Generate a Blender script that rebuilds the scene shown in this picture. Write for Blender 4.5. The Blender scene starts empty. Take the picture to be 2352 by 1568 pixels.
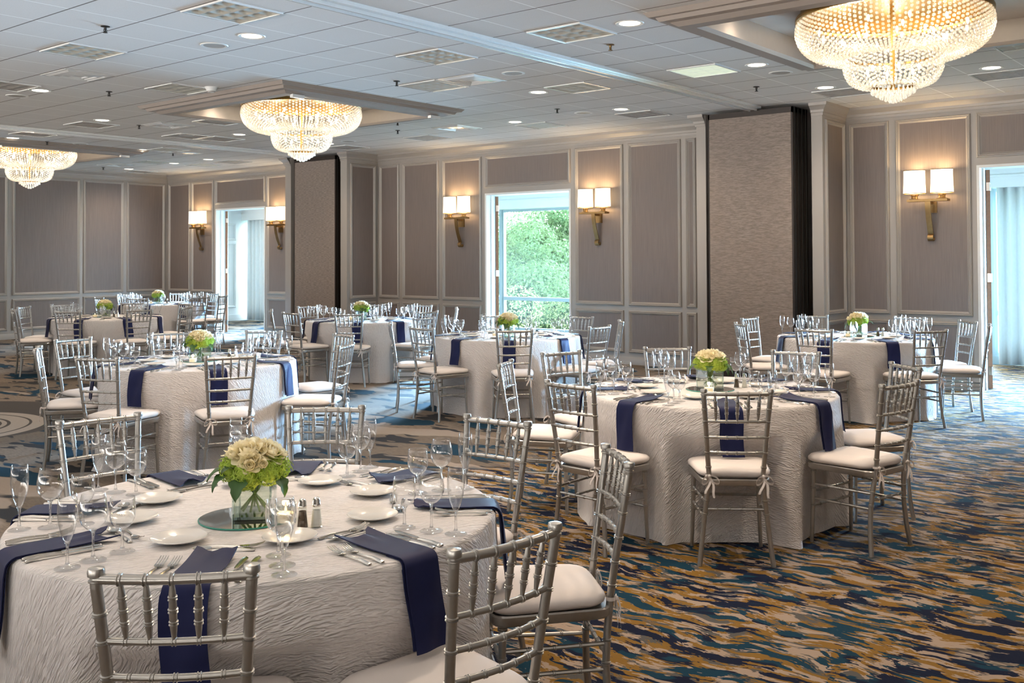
import bpy, bmesh, math, random
from mathutils import Vector, Matrix
from math import sin, cos, pi, radians, sqrt, atan2, hypot
random.seed(7)
C = bpy.context.scene.collection
TAU = 2 * pi


# ------------------------------------------------------------------ helpers
class MB:
    """collects faces, builds ONE mesh object"""
    def __init__(self):
        self.v, self.f, self.m = [], [], []

    def add(self, vs, fs, mi=0):
        b = len(self.v)
        self.v.extend([tuple(p) for p in vs])
        self.f.extend([tuple(b + i for i in f) for f in fs])
        self.m.extend([mi] * len(fs))
        return self

    def box(self, x0, y0, z0, x1, y1, z1, mi=0, rot=None, at=None):
        vs = [Vector(p) for p in ((x0, y0, z0), (x1, y0, z0), (x1, y1, z0), (x0, y1, z0),
                                  (x0, y0, z1), (x1, y0, z1), (x1, y1, z1), (x0, y1, z1))]
        if rot is not None:
            vs = [rot @ p for p in vs]
        if at is not None:
            vs = [p + Vector(at) for p in vs]
        return self.add(vs, [(0, 3, 2, 1), (4, 5, 6, 7), (0, 1, 5, 4), (1, 2, 6, 5), (2, 3, 7, 6), (3, 0, 4, 7)], mi)

    def quad(self, a, b, c, d, mi=0):
        return self.add([a, b, c, d], [(0, 1, 2, 3)], mi)

    def lathe(self, prof, seg=16, M=None, mi=0, cap0=False, cap1=False):
        vs, fs = [], []
        n = len(prof)
        for r, z in prof:
            for k in range(seg):
                a = TAU * k / seg
                p = Vector((r * cos(a), r * sin(a), z))
                vs.append(M @ p if M else p)
        for i in range(n - 1):
            for k in range(seg):
                k2 = (k + 1) % seg
                fs.append((i * seg + k, i * seg + k2, (i + 1) * seg + k2, (i + 1) * seg + k))
        if cap0:
            fs.append(tuple(range(seg))[::-1])
        if cap1:
            fs.append(tuple((n - 1) * seg + k for k in range(seg)))
        return self.add(vs, fs, mi)

    def tube(self, pts, rad, seg=8, mi=0, cap=True):
        """round tube through pts, rad = number or list"""
        pts = [Vector(p) for p in pts]
        n = len(pts)
        if not hasattr(rad, '__len__'):
            rad = [rad] * n
        vs, fs = [], []
        ref = None
        for i, p in enumerate(pts):
            t = (pts[min(i + 1, n - 1)] - pts[max(i - 1, 0)])
            if t.length < 1e-9:
                t = Vector((0, 0, 1))
            t.normalize()
            if ref is None:
                ref = Vector((1, 0, 0)) if abs(t.x) < .8 else Vector((0, 1, 0))
            u = (ref - t * ref.dot(t)).normalized()
            ref = u
            w = t.cross(u)
            for k in range(seg):
                a = TAU * k / seg
                vs.append(p + (u * cos(a) + w * sin(a)) * rad[i])
        for i in range(n - 1):
            for k in range(seg):
                k2 = (k + 1) % seg
                fs.append((i * seg + k, i * seg + k2, (i + 1) * seg + k2, (i + 1) * seg + k))
        if cap:
            fs.append(tuple(range(seg))[::-1])
            fs.append(tuple((n - 1) * seg + k for k in range(seg)))
        return self.add(vs, fs, mi)

    def grid(self, rows, mi=0, closed=False):
        """rows: list of equally long lists of points"""
        n, m = len(rows), len(rows[0])
        vs = [p for r in rows for p in r]
        fs = []
        for i in range(n - 1):
            for j in range(m if closed else m - 1):
                j2 = (j + 1) % m
                fs.append((i * m + j, i * m + j2, (i + 1) * m + j2, (i + 1) * m + j))
        return self.add(vs, fs, mi)

    def slab(self, rows, thick, mi=0):
        """a sheet of points given a thickness along its normal"""
        n, m = len(rows), len(rows[0])
        R = [[Vector(p) for p in r] for r in rows]
        low = []
        for i in range(n):
            lr = []
            for j in range(m):
                a = R[min(i + 1, n - 1)][j] - R[max(i - 1, 0)][j]
                b = R[i][min(j + 1, m - 1)] - R[i][max(j - 1, 0)]
                nn = a.cross(b)
                nn = nn.normalized() if nn.length > 1e-12 else Vector((0, 0, 1))
                lr.append(R[i][j] - nn * thick)
            low.append(lr)
        self.grid(R, mi)
        self.grid([r[::-1] for r in low], mi)
        for ed, lo in (([r[0] for r in R], [r[0] for r in low]), ([r[-1] for r in R][::-1], [r[-1] for r in low][::-1]),
                       (R[0][::-1], low[0][::-1]), (R[-1], low[-1])):
            self.grid([ed, lo], mi)
        return self

    def xf(self, M):
        self.v = [tuple(M @ Vector(p)) for p in self.v]
        return self


def new_mesh(name, mb, mats, smooth=True, angle=40):
    me = bpy.data.meshes.new(name)
    me.from_pydata(mb.v, [], mb.f)
    for m in (mats if isinstance(mats, (list, tuple)) else [mats]):
        me.materials.append(m)
    if any(mb.m):
        me.polygons.foreach_set('material_index', mb.m)
    if smooth:
        me.polygons.foreach_set('use_smooth', [True] * len(me.polygons))
        me.set_sharp_from_angle(angle=radians(angle))
    me.update()
    return me


def obj(name, mb, mats, parent=None, loc=None, rot=None, smooth=True, angle=40, label=None):
    me = mb if isinstance(mb, bpy.types.Mesh) else new_mesh(name, mb, mats, smooth, angle)
    o = bpy.data.objects.new(name, me)
    C.objects.link(o)
    if parent:
        o.parent = parent
    if loc:
        o.location = loc
    if rot:
        o.rotation_euler = rot
    if label:
        o['label'] = label
    return o


def tag(o, label, cat, group=None, kind=None):
    o['label'] = label
    o['category'] = cat
    if group:
        o['group'] = group
    if kind:
        o['kind'] = kind
    return o


def thing(name, label, cat, loc=(0, 0, 0), rotz=0, group=None):
    o = bpy.data.objects.new(name, None)
    o.empty_display_size = .1
    C.objects.link(o)
    o.location = loc
    o.rotation_euler = (0, 0, rotz)
    return tag(o, label, cat, group)


def struct(name, mb, mats, parent=None, **k):
    o = obj(name, mb, mats, parent, **k)
    if not parent:
        o['kind'] = 'structure'
    return o


_kids = {}


def kids(o):
    return [c for c in o.children]


def dup(root, loc, rotz, label=None, group=None):
    r = root.copy()
    C.objects.link(r)
    r.location = loc
    r.rotation_euler = (0, 0, rotz)
    if label:
        r['label'] = label
    if group:
        r['group'] = group
    for ch in TREE.get(root.name) or [(c, list(c.children)) for c in root.children]:
        c = ch[0].copy()
        C.objects.link(c)
        c.parent = r
        for g in ch[1]:
            d = g.copy()
            C.objects.link(d)
            d.parent = c
    return r


TREE = {}


def freeze(root):
    TREE[root.name] = [(c, list(c.children)) for c in root.children]
    return root


# ------------------------------------------------------------------ materials
class NT:
    def __init__(self, name):
        self.mat = bpy.data.materials.new(name)
        self.mat.use_nodes = True
        self.t = self.mat.node_tree
        self.t.nodes.clear()
        self.out = self.t.nodes.new('ShaderNodeOutputMaterial')

    def n(self, typ, **kw):
        nd = self.t.nodes.new('ShaderNode' + typ)
        for k, v in kw.items():
            if k.startswith('_'):
                setattr(nd, k[1:], v)
            else:
                self.set(nd, k, v)
        return nd

    def set(self, nd, k, v):
        key = int(k[1:]) if (k[0] == 'i' and k[1:].isdigit()) else k.replace('__', ' ')
        s = nd.inputs[key]
        if isinstance(v, bpy.types.NodeSocket):
            self.t.links.new(v, s)
        elif isinstance(v, bpy.types.Node):
            self.t.links.new(v.outputs[0], s)
        else:
            if s.type == 'RGBA' and hasattr(v, '__len__') and len(v) == 3:
                v = (*v, 1)
            s.default_value = v

    def math(self, op, a, b=None, c=None, clamp=False):
        nd = self.t.nodes.new('ShaderNodeMath')
        nd.operation = op
        nd.use_clamp = clamp
        for i, x in enumerate((a, b, c)):
            if x is not None:
                self.set(nd, 'i%d' % i, x)
        return nd.outputs[0]

    def mix(self, fac, a, b, mode='MIX'):
        nd = self.t.nodes.new('ShaderNodeMix')
        nd.data_type = 'RGBA'
        nd.blend_type = mode
        for s, x in ((nd.inputs[0], fac), (nd.inputs[6], a), (nd.inputs[7], b)):
            if isinstance(x, bpy.types.NodeSocket):
                self.t.links.new(x, s)
            else:
                s.default_value = (*x, 1) if hasattr(x, '__len__') and len(x) == 3 else x
        return nd.outputs[2]

    def step(self, x, lo, hi):
        nd = self.t.nodes.new('ShaderNodeMapRange')
        nd.interpolation_type = 'SMOOTHSTEP'
        self.set(nd, 'i0', x)
        for i, v in ((1, lo), (2, hi), (3, 0.), (4, 1.)):
            self.set(nd, 'i%d' % i, v)
        return nd.outputs[0]

    def ramp(self, x, stops, interp='LINEAR'):
        nd = self.t.nodes.new('ShaderNodeValToRGB')
        cr = nd.color_ramp
        cr.interpolation = interp
        while len(cr.elements) < len(stops):
            cr.elements.new(.5)
        for e, (p, c) in zip(cr.elements, stops):
            e.position = p
            e.color = (*c, 1) if len(c) == 3 else c
        self.set(nd, 'i0', x)
        return nd.outputs[0]

    def noise(self, vec, scale, detail=2, rough=.5, dist=0, dim='3D'):
        nd = self.t.nodes.new('ShaderNodeTexNoise')
        nd.noise_dimensions = dim
        if vec is not None:
            self.set(nd, 'Vector', vec)
        self.set(nd, 'Scale', scale)
        self.set(nd, 'Detail', detail)
        self.set(nd, 'Roughness', rough)
        self.set(nd, 'Distortion', dist)
        return nd.outputs[0]

    def vscale(self, vec, s, off=(0, 0, 0), rot=(0, 0, 0)):
        nd = self.t.nodes.new('ShaderNodeMapping')
        self.set(nd, 'Vector', vec)
        nd.inputs['Scale'].default_value = s
        nd.inputs['Location'].default_value = off
        nd.inputs['Rotation'].default_value = rot
        return nd.outputs[0]

    def bump(self, h, strength=.3, dist=.01):
        return self.n('Bump', Height=h, Strength=strength, Distance=dist).outputs[0]

    def pos(self):
        return self.t.nodes.new('ShaderNodeNewGeometry').outputs['Position']

    def coord(self, which='Object'):
        return self.t.nodes.new('ShaderNodeTexCoord').outputs[which]

    def pbr(self, base, rough=.5, metal=0., normal=None, **kw):
        b = self.n('BsdfPrincipled')
        self.set(b, 'Base__Color', base)
        self.set(b, 'Roughness', rough)
        self.set(b, 'Metallic', metal)
        if normal is not None:
            self.set(b, 'Normal', normal)
        for k, v in kw.items():
            self.set(b, k, v)
        return b.outputs[0]

    def done(self, sh):
        self.t.links.new(sh, self.out.inputs[0])
        return self.mat


def plain(name, base, rough=.5, metal=0., var=0., vscale=20, bump=0., bscale=200, **kw):
    """simple procedural surface with a little noise in colour and relief"""
    T = NT(name)
    p = T.coord('Object')
    col = base
    if var:
        f = T.noise(p, vscale, 3)
        col = T.mix(f, tuple(c * (1 - var) for c in base), tuple(min(1, c * (1 + var)) for c in base))
    nrm = T.bump(T.noise(p, bscale, 2), bump, .002) if bump else None
    return T.done(T.pbr(col, rough, metal, nrm, **kw))


def emit(name, col, s):
    T = NT(name)
    return T.done(T.n('Emission', Color=col, Strength=s).outputs[0])


def thin_glass(name, tint=(1, 1, 1), blend=.5, gl=.8, rough=.03, pw=2.5, base=.05):
    """a thin wall of clear glass: looks through, reflects more at grazing angles"""
    T = NT(name)
    lw = T.n('LayerWeight', Blend=blend)
    f = T.math('POWER', lw.outputs['Facing'], pw)
    f = T.math('MULTIPLY_ADD', f, gl, base, clamp=True)
    tr = T.n('BsdfTransparent', Color=tint)
    g = T.n('BsdfGlossy', Roughness=rough, Color=(1, 1, 1))
    mx = T.n('MixShader', Fac=f)
    T.t.links.new(tr.outputs[0], mx.inputs[1])
    T.t.links.new(g.outputs[0], mx.inputs[2])
    return T.done(mx.outputs[0])


def make_carpet():
    T = NT('carpet')
    P = T.pos()
    sep = T.n('SeparateXYZ', Vector=P)
    X, Y = sep.outputs[0], sep.outputs[1]
    # streaks run along Y; warp them a little
    warp = T.n('TexNoise', Vector=P, Scale=2.6, Detail=2)
    wv = T.n('VectorMath', _operation='MULTIPLY_ADD', i0=warp.outputs[1], i1=(.22, .22, 0), i2=P).outputs[0]
    sA = T.vscale(wv, (15.0, 4.0, 1), rot=(0, 0, .10))
    sB = T.vscale(wv, (19.0, 5.2, 1), (4.1, 7.3, 0), (0, 0, .06))
    sC = T.vscale(wv, (12.0, 3.4, 1), (11.7, 2.9, 0), (0, 0, .12))
    nA = T.noise(sA, 1.0, 4, .62)
    nB = T.noise(sB, 1.0, 4, .62)
    nC = T.noise(sC, 1.0, 4, .6)
    fine = T.noise(T.vscale(P, (90, 16, 1)), 1.0, 2)
    beige, gold = (.33, .255, .20), (.205, .112, .022)
    navy, teal, grey_ = (.0035, .0075, .026), (.004, .034, .062), (.085, .082, .078)
    col = T.mix(T.step(nC, .535, .545), beige, grey_)
    col = T.mix(T.step(nB, .495, .505), col, gold)
    for cx, cy, r in ((4.28, 1.11, .12), (4.39, .66, .11), (5.6, -.2, .13), (6.9, 1.7, .15)):
        dd = T.n('VectorMath', _operation='DISTANCE', i0=P, i1=(cx, cy, 0)).outputs['Value']
        col = T.mix(T.step(dd, r, r - .012), col, T.mix(T.step(T.noise(T.vscale(P, (110, 9, 1)), 1.0, 2), .46, .54), (.12, .10, .08), (.31, .25, .20)))
    dark = T.mix(T.step(T.noise(T.vscale(wv, (6.0, 1.9, 1), (7, 5, 0)), 1.0, 3), .49, .52), navy, teal)
    col = T.mix(T.step(nA, .508, .518), col, dark)
    zoneA = col
    # quieter grey ground with dark leaf-like blotches further in
    g1 = T.noise(T.vscale(wv, (5.2, 1.9, 1), (3, 9, 0)), 1.0, 2, .5)
    g2 = T.noise(T.vscale(P, (.55, .42, 1), (1.3, 4.2, 0)), 1.0, 2.5, .5, .8)
    ground = T.mix(T.step(g2, .46, .54), (.165, .133, .105), (.235, .188, .148))
    ground = T.mix(T.step(fine, .35, .75), ground, T.mix(.45, ground, (.07, .06, .05)))
    gcol = T.mix(T.step(g1, .555, .57), ground, (.032, .034, .038))
    band = T.noise(T.vscale(wv, (1.1, .38, 1), (8, 1, 0)), 1.0, 2.5, .5, .6)
    gcol = T.mix(T.step(band, .60, .612), gcol, (.30, .25, .21))
    blue = T.noise(T.vscale(wv, (2.2, .8, 1), (5, 13, 0)), 1.0, 3, .55, .5)
    gcol = T.mix(T.step(blue, .585, .60), gcol, (.008, .038, .068))
    # one swirl medallion of dark grey with pale rings
    sw = T.n('VectorMath', _operation='SUBTRACT', i0=P, i1=(4.05, 10.75, 0)).outputs[0]
    ln = T.n('VectorMath', _operation='LENGTH', i0=sw).outputs['Value']
    ang = T.n('VectorMath', _operation='DISTANCE', i0=P, i1=(3.9, 10.35, 0)).outputs['Value']
    pale, grey = (.34, .295, .255), (.075, .068, .063)
    ring = T.ramp(T.math('MULTIPLY', ang, .6), [(0, grey), (.16, pale), (.21, grey), (.36, pale), (.39, grey), (.41, pale),
                                               (.50, pale), (.505, grey), (.52, pale), (.60, grey)], 'CONSTANT')
    gcol = T.mix(T.step(ln, 1.45, 1.43), gcol, ring)
    edge = T.math('ADD', Y, T.math('MULTIPLY', T.noise(T.vscale(P, (1.2, .8, 1)), 1.0, 3), 3.2))
    edge = T.math('ADD', edge, T.math('MULTIPLY', X, -.06))
    col = T.mix(T.step(edge, 6.0, 6.5), zoneA, gcol)
    col = T.mix(T.math('MULTIPLY', fine, .25), col, T.mix(.5, col, (.06, .05, .04)))
    h = T.noise(P, 260, 2)
    return T.done(T.pbr(col, .95, 0, T.bump(h, .35, .004), Specular__IOR__Level=.1))


def make_wallpaper():
    T = NT('wallpaper')
    P = T.pos()
    f = T.noise(T.vscale(P, (120, 120, 2.5)), 1.0, 3, .6)
    g = T.noise(P, .9, 2)
    c = T.mix(f, (.125, .100, .088), (.255, .210, .187))
    c = T.mix(T.math('MULTIPLY', g, .35), c, (.155, .132, .125))
    return T.done(T.pbr(c, .5, 0, T.bump(f, .15, .002), Specular__IOR__Level=.35))


def make_divider_fabric():
    T = NT('divider_fabric')
    P = T.pos()
    f = T.noise(T.vscale(P, (14, 14, 140)), 1.0, 3, .65)
    g = T.noise(P, 1.4, 2)
    c = T.mix(T.step(f, .35, .65), (.165, .135, .113), (.285, .24, .207))
    c = T.mix(T.math('MULTIPLY', g, .3), c, (.21, .16, .14))
    return T.done(T.pbr(c, .75, 0, T.bump(f, .4, .003)))


def make_ceiling(ox, oy, t):
    """lay-in tile ceiling: fine dark joints along Y, pale bars along X"""
    T = NT('ceiling_tile')
    sep = T.n('SeparateXYZ', Vector=T.pos())

    def line(co, o, w):
        fr = T.math('FRACT', T.math('DIVIDE', T.math('SUBTRACT', co, o - w / 2 + 40 * t), -t))
        fr = T.math('FRACT', T.math('DIVIDE', T.math('SUBTRACT', co, o - w / 2 - 40 * t), t))
        return T.math('LESS_THAN', fr, w / t)
    lx = line(sep.outputs[0], ox, .014)
    # two grids: one before and one after the divider track at y 5.7
    second = T.math('GREATER_THAN', sep.outputs[1], 5.7)
    ly = T.mix(second, (0, 0, 0), (1, 1, 1))
    a, b = line(sep.outputs[1], oy[0], .012), line(sep.outputs[1], oy[1], .012)
    ly = T.math('ADD', T.math('MULTIPLY', b, second), T.math('MULTIPLY', a, T.math('SUBTRACT', 1.0, second)))
    P = T.pos()
    sp = T.noise(P, 160, 3, .7)
    c = T.mix(T.step(sp, .35, .75), (.66, .655, .65), (.73, .725, .72))
    vn = T.t.nodes.new('ShaderNodeTexWhiteNoise')
    vn.noise_dimensions = '2D'
    cell = T.n('VectorMath', _operation='FLOOR', i0=T.n('VectorMath', _operation='SCALE', i0=P, Scale=1 / t).outputs[0]).outputs[0]
    T.set(vn, 'Vector', cell)
    c = T.mix(T.math('MULTIPLY', vn.outputs[0], .12), c, (.55, .54, .54))
    c = T.mix(ly, c, (.93, .94, .95))
    c = T.mix(lx, c, (.16, .14, .125))
    return T.done(T.pbr(c, .85, 0, T.bump(sp, .1, .002)))


def make_cloth():
    """white crinkled damask: fine ripples in the flat cloth's own coordinates"""
    T = NT('crinkle_cloth')
    uv = T.coord('UV')
    w = T.n('TexNoise', Vector=uv, Scale=9.0, Detail=2)
    uvw = T.n('VectorMath', _operation='MULTIPLY_ADD', i0=w.outputs[1], i1=(.022, .022, 0), i2=uv).outputs[0]
    n1 = T.noise(T.vscale(uvw, (17, 88, 1)), 1.0, 1.5, .5)
    n2 = T.noise(T.vscale(uvw, (34, 150, 1), (3, 3, 0)), 1.0, 1.5)
    r = T.math('ABSOLUTE', T.math('SUBTRACT', n1, .5))
    h = T.math('ADD', T.math('MULTIPLY', r, -2.4), T.math('MULTIPLY', n2, .5))
    return T.done(T.pbr((.80, .765, .755), .62, 0, T.bump(h, .9, .0105), Sheen__Weight=.15))


def make_ramp_green():
    T = NT('hydrangea_green')
    f = T.noise(T.coord('Object'), 28, 2)
    g = T.noise(T.coord('Object'), 160, 2)
    c = T.mix(f, (.20, .36, .02), (.58, .72, .10))
    c = T.mix(T.math('MULTIPLY', g, .4), c, (.75, .82, .25))
    b = T.pbr(c, .55)
    t = T.n('BsdfTranslucent', Color=(.5, .7, .08))
    mx = T.n('MixShader', Fac=.25)
    T.t.links.new(b, mx.inputs[1])
    T.t.links.new(t.outputs[0], mx.inputs[2])
    return T.done(mx.outputs[0])


def make_petal():
    T = NT('rose_petal')
    f = T.noise(T.coord('Object'), 14, 2)
    c = T.mix(f, (.88, .79, .48), (.92, .88, .70))
    b = T.pbr(c, .5, Subsurface__Weight=0.)
    t = T.n('BsdfTranslucent', Color=(.95, .88, .68))
    mx = T.n('MixShader', Fac=.3)
    T.t.links.new(b, mx.inputs[1])
    T.t.links.new(t.outputs[0], mx.inputs[2])
    return T.done(mx.outputs[0])


def make_crystal():
    T = NT('crystal')
    lw = T.n('LayerWeight', Blend=.4)
    tl = T.n('BsdfTranslucent', Color=(1, .965, .90))
    df = T.n('BsdfDiffuse', Color=(1, .965, .91))
    m0 = T.n('MixShader', Fac=.35)
    T.t.links.new(tl.outputs[0], m0.inputs[1])
    T.t.links.new(df.outputs[0], m0.inputs[2])
    tr = T.n('BsdfTransparent', Color=(1, .97, .92))
    g = T.n('BsdfGlossy', Roughness=.08, Color=(1, .97, .92))
    m1 = T.n('MixShader', Fac=.55)
    T.t.links.new(m0.outputs[0], m1.inputs[1])
    T.t.links.new(tr.outputs[0], m1.inputs[2])
    m2 = T.n('MixShader', Fac=T.math('MULTIPLY', lw.outputs['Facing'], .5))
    T.t.links.new(m1.outputs[0], m2.inputs[1])
    T.t.links.new(g.outputs[0], m2.inputs[2])
    return T.done(m2.outputs[0])


def make_leafy(name, a, b, trans):
    T = NT(name)
    oi = T.t.nodes.new('ShaderNodeObjectInfo')
    f = T.noise(T.pos(), 1.6, 3)
    c = T.mix(f, a, b)
    d = T.n('BsdfDiffuse', Color=c)
    t = T.n('BsdfTranslucent', Color=trans)
    mx = T.n('MixShader', Fac=.45)
    T.t.links.new(d.outputs[0], mx.inputs[1])
    T.t.links.new(t.outputs[0], mx.inputs[2])
    return T.done(mx.outputs[0])


def make_shade():
    """lit fabric lampshade"""
    T = NT('lit_shade')
    g = T.noise(T.coord('Object'), 6, 1)
    e = T.n('Emission', Color=(1, .80, .52), Strength=T.math('MULTIPLY_ADD', g, 1.0, 1.5))
    t = T.pbr((.85, .78, .65), .8)
    ad = T.t.nodes.new('ShaderNodeAddShader')
    T.t.links.new(e.outputs[0], ad.inputs[0])
    T.t.links.new(t, ad.inputs[1])
    return T.done(ad.outputs[0])


def make_silver():
    T = NT('silver_paint')
    f = T.noise(T.coord('Object'), 60, 2)
    c = T.mix(f, (.42, .41, .39), (.50, .49, .465))
    return T.done(T.pbr(c, .30, .85, T.bump(T.noise(T.coord('Object'), 300, 2), .05, .001), Coat__Weight=.15, Coat__Roughness=.2))


def make_satin():
    T = NT('navy_satin')
    p = T.coord('Object')
    f = T.noise(p, 12, 2)
    c = T.mix(f, (.011, .0135, .046), (.019, .023, .070))
    w = T.noise(T.vscale(p, (700, 700, 700)), 1.0, 1)
    return T.done(T.pbr(c, .48, 0, T.bump(w, .12, .001), Sheen__Weight=.05, Sheen__Roughness=.4, Specular__IOR__Level=.22, Specular__Tint=(.45, .5, 1, 1)))


CARPET = make_carpet()
WALLPAPER = make_wallpaper()
DIVFAB = make_divider_fabric()
OX, OY, TS = 5.421, (5.242, 6.239), .5655
CEIL = make_ceiling(OX, OY, TS)
CLOTH = make_cloth()
HYDR = make_ramp_green()
PETAL = make_petal()
CRYSTAL = make_crystal()
SHADE = make_shade()
SILVER = make_silver()
SATIN = make_satin()
TRIM = plain('trim_paint', (.335, .31, .285), .38, var=.04, vscale=3)
WHITE = plain('white_paint', (.72, .74, .74), .5, var=.03, vscale=3)
COFFERW = plain('coffer_satin', (.40, .35, .31), .32, .25, var=.2, vscale=4)
COFFERG = plain('coffer_gold', (.52, .30, .13), .4, .2, var=.15, vscale=30)
ALU = plain('track_aluminium', (.82, .85, .86), .22, .3, var=.05)
FRAMEB = plain('coffer_frame', (.30, .265, .24), .42, var=.05)
DARKB = plain('dark_bronze', (.022, .015, .012), .45, .2, var=.2)
BRASS = plain('antique_brass', (.26, .165, .07), .36, .9, var=.15, vscale=30)
BRONZE = plain('gilt_ring', (.30, .18, .05), .4, .9, var=.3, vscale=60)
WOOD = plain('door_edge_wood', (.20, .085, .04), .5, var=.3, vscale=30)
STEEL = plain('cutlery_steel', (.66, .63, .58), .16, 1.0, var=.05)
CHROME = plain('chrome', (.75, .73, .70), .1, 1.0)
PORC = plain('porcelain', (.78, .76, .72), .18, var=.02, Coat__Weight=.5)
CUSH = plain('cushion_cotton', (.80, .745, .715), .85, var=.04, vscale=8, bump=.25, bscale=25)
BLACK = plain('sprinkler_black', (.03, .028, .026), .45, .5)
GLASS = thin_glass('glass_bowl', (.985, .988, .99), gl=.8, pw=2.6, base=.05)
FOOTG = thin_glass('foot_glass', (.965, .965, .965), gl=.6, pw=4.5, base=.08)
WATER = thin_glass('vase_water', (.96, .97, .92), gl=.4, base=.015)
PANE = thin_glass('window_glass', (.95, .98, 1), gl=.4, base=.02)
MIRROR = plain('mirror', (.82, .85, .83), .03, 1.0)
GREENEDGE = plain('mirror_edge', (.05, .30, .24), .2)
LEAF = plain('ivy_leaf', (.035, .095, .018), .5, var=.5, vscale=18)
LEAFP = plain('pale_leaf', (.28, .40, .10), .5, var=.3, vscale=18)
STEM = plain('flower_stem', (.16, .26, .04), .5, var=.3, vscale=30)
PEPPER = plain('pepper', (.09, .055, .03), .9, var=.9, vscale=300)
SALT = plain('salt', (.80, .78, .74), .9)
FLAME = emit('candle_flame', (1, .62, .25), 5)
WAX = plain('candle_wax', (.9, .82, .65), .6, Emission__Color=(1, .62, .28, 1), Emission__Strength=.35)
BULB = emit('chandelier_bulb', (1, .80, .52), 40)
DLIGHT = emit('downlight_lamp', (1, .86, .66), 5)
LOUVRE = plain('louvre_lens', (.55, .55, .50), .5, var=.15, vscale=6)
LITLOUV = plain('lit_louvre', (.6, .62, .54), .5, Emission__Color=(.85, 1, .78, 1), Emission__Strength=.35)
GRILLE = plain('grille_grey', (.38, .36, .34), .6, var=.1)
CURTAIN = plain('sheer_curtain', (.78, .83, .84), .8, var=.04)
FRAMEG = plain('window_frame', (.30, .36, .37), .45)


def half_glass(name, tint, fac):
    T_ = NT(name)
    g_ = T_.n('BsdfGlass', Color=(1, 1, 1), Roughness=.0, IOR=1.45)
    t_ = T_.n('BsdfTransparent', Color=tint)
    m_ = T_.n('MixShader', Fac=fac)
    T_.t.links.new(g_.outputs[0], m_.inputs[1])
    T_.t.links.new(t_.outputs[0], m_.inputs[2])
    return T_.done(m_.outputs[0])


STEMG = half_glass('stem_glass', (.97, .97, .97), .45)
VASEG = thin_glass('vase_glass', (.96, .985, .975), gl=.8, pw=2.8, base=.07)
VEDGE = thin_glass('vase_edge', (.80, .93, .90), gl=.8, pw=1.0, base=.30)
TREE_A = make_leafy('foliage_green', (.028, .062, .036), (.20, .28, .16), (.14, .23, .10))
TREE_B = make_leafy('foliage_light', (.09, .14, .06), (.36, .40, .25), (.28, .34, .16))
BARK = plain('bark', (.10, .075, .055), .9, var=.4)
GROUND = plain('lawn', (.10, .20, .05), .95, var=.5, vscale=.6)

# lamp powers (watts), daylight and exposure
P_DOWN, P_CHAND, P_SCONCE, P_SUN, P_WIN, EXPO = 84, 25, 4, 25, 800, .66
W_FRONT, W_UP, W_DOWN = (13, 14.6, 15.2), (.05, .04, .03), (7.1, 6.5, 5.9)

# ------------------------------------------------------------------ the room
H, XW, YL = 3.48, 12.707, 20.57         # ceiling height, door wall, far end wall
XN, YN = -3.6, -4.2                      # walls behind the viewer
TRACKS = (5.70, 14.55)
COFFER = [(6.65, 9.52, y - 1.43, y + 1.43) for y in (2.72, 10.03, 17.40)]
DOORS = [(1.56, 3.319), (9.262, 11.024), (16.975, 18.70)]
DOORH = 2.66
NICHE = [(4.899, 5.04, 6.50, 6.64), (13.63, 13.80, 15.20, 15.37)]   # pier, recess, pier along the door wall
XC = 11.96                               # front of the piers
XCOR = 16.0                              # window wall of the corridor behind


def cells(us, vs, holes, fn):
    """rectangles between the sorted lines, leaving out the holes"""
    us, vs = sorted(set(us)), sorted(set(vs))
    mb = MB()
    for i in range(len(us) - 1):
        for j in range(len(vs) - 1):
            a, b, c, d = us[i], us[i + 1], vs[j], vs[j + 1]
            if any(h[0] - 1e-6 <= a and b <= h[1] + 1e-6 and h[2] - 1e-6 <= c and d <= h[3] + 1e-6 for h in holes):
                continue
            mb.quad(fn(a, c), fn(b, c), fn(b, d), fn(a, d))
    return mb


# floor: hall and corridor in one carpet
fl = MB()
fl.box(XN, YN, -.05, XCOR + .1, 22.1, 0)
struct('floor', fl, CARPET, smooth=False)

# louvre lights, vents, all on the tile grid (x, y of the tile centre)
def tile(i, j, zone=1):
    return OX + TS * (i + .5), OY[zone] + TS * (j + .5)


LOUV = [(6.834, 4.959, 0), (6.834, 6.521, 0), (7.965, 7.652, 0), (9.096, 6.521, 0), (9.096, 4.959, 1), (4.572, 6.521, 0), (4.572, 8.783, 0),
        (6.268, 9.97 - .06, 0), (11.358, 7.087, 2), (11.358, 8.783, 0), (11.358, 11.045, 2), (9.31, 13.59, 2), (7.12, 15.12, 2),
        (8.13, 11.86, 2), (11.358, 4.393, 2), (11.358, 2.697, 2), (4.92, 11.16, 2), (7.15, 13.5, 2), (11.45, 13.05, 2), (9.66, 15.62, 3), (8.77, 13.66, 2),
        (11.68, 16.65, 2), (11.68, 17.6, 3), (10.69, 17.85, 3), (11.68, 20.0, 2), (9.78, 2.13, 3)]
VENT = [(7.965, 7.087), (10.79, 9.914), (5.137, 9.97), (7.88, 12.77), (10.53, 18.90), (10.1, 15.94)]
holes = [c for c in COFFER]
us = [XN, XCOR] + [v for c in COFFER for v in c[:2]]
vs = [YN, 22.1] + [v for c in COFFER for v in c[2:]]
holes_c = list(holes) + [(x - .262, x + .262, y - .262, y + .262) for x, y, _ in LOUV]
ce = cells([XN, XW + .02] + [v for c in holes_c for v in c[:2]], [YN, 22.1] + [v for c in holes_c for v in c[2:]], holes_c, lambda x, y: (x, y, H))
struct('ceiling', ce, CEIL, smooth=False)
cap = MB()
cap.box(XN, YN, H + .5, XW + .3, 22.1, H + .55)
struct('ceiling_slab', cap, WHITE, smooth=False)

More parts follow.
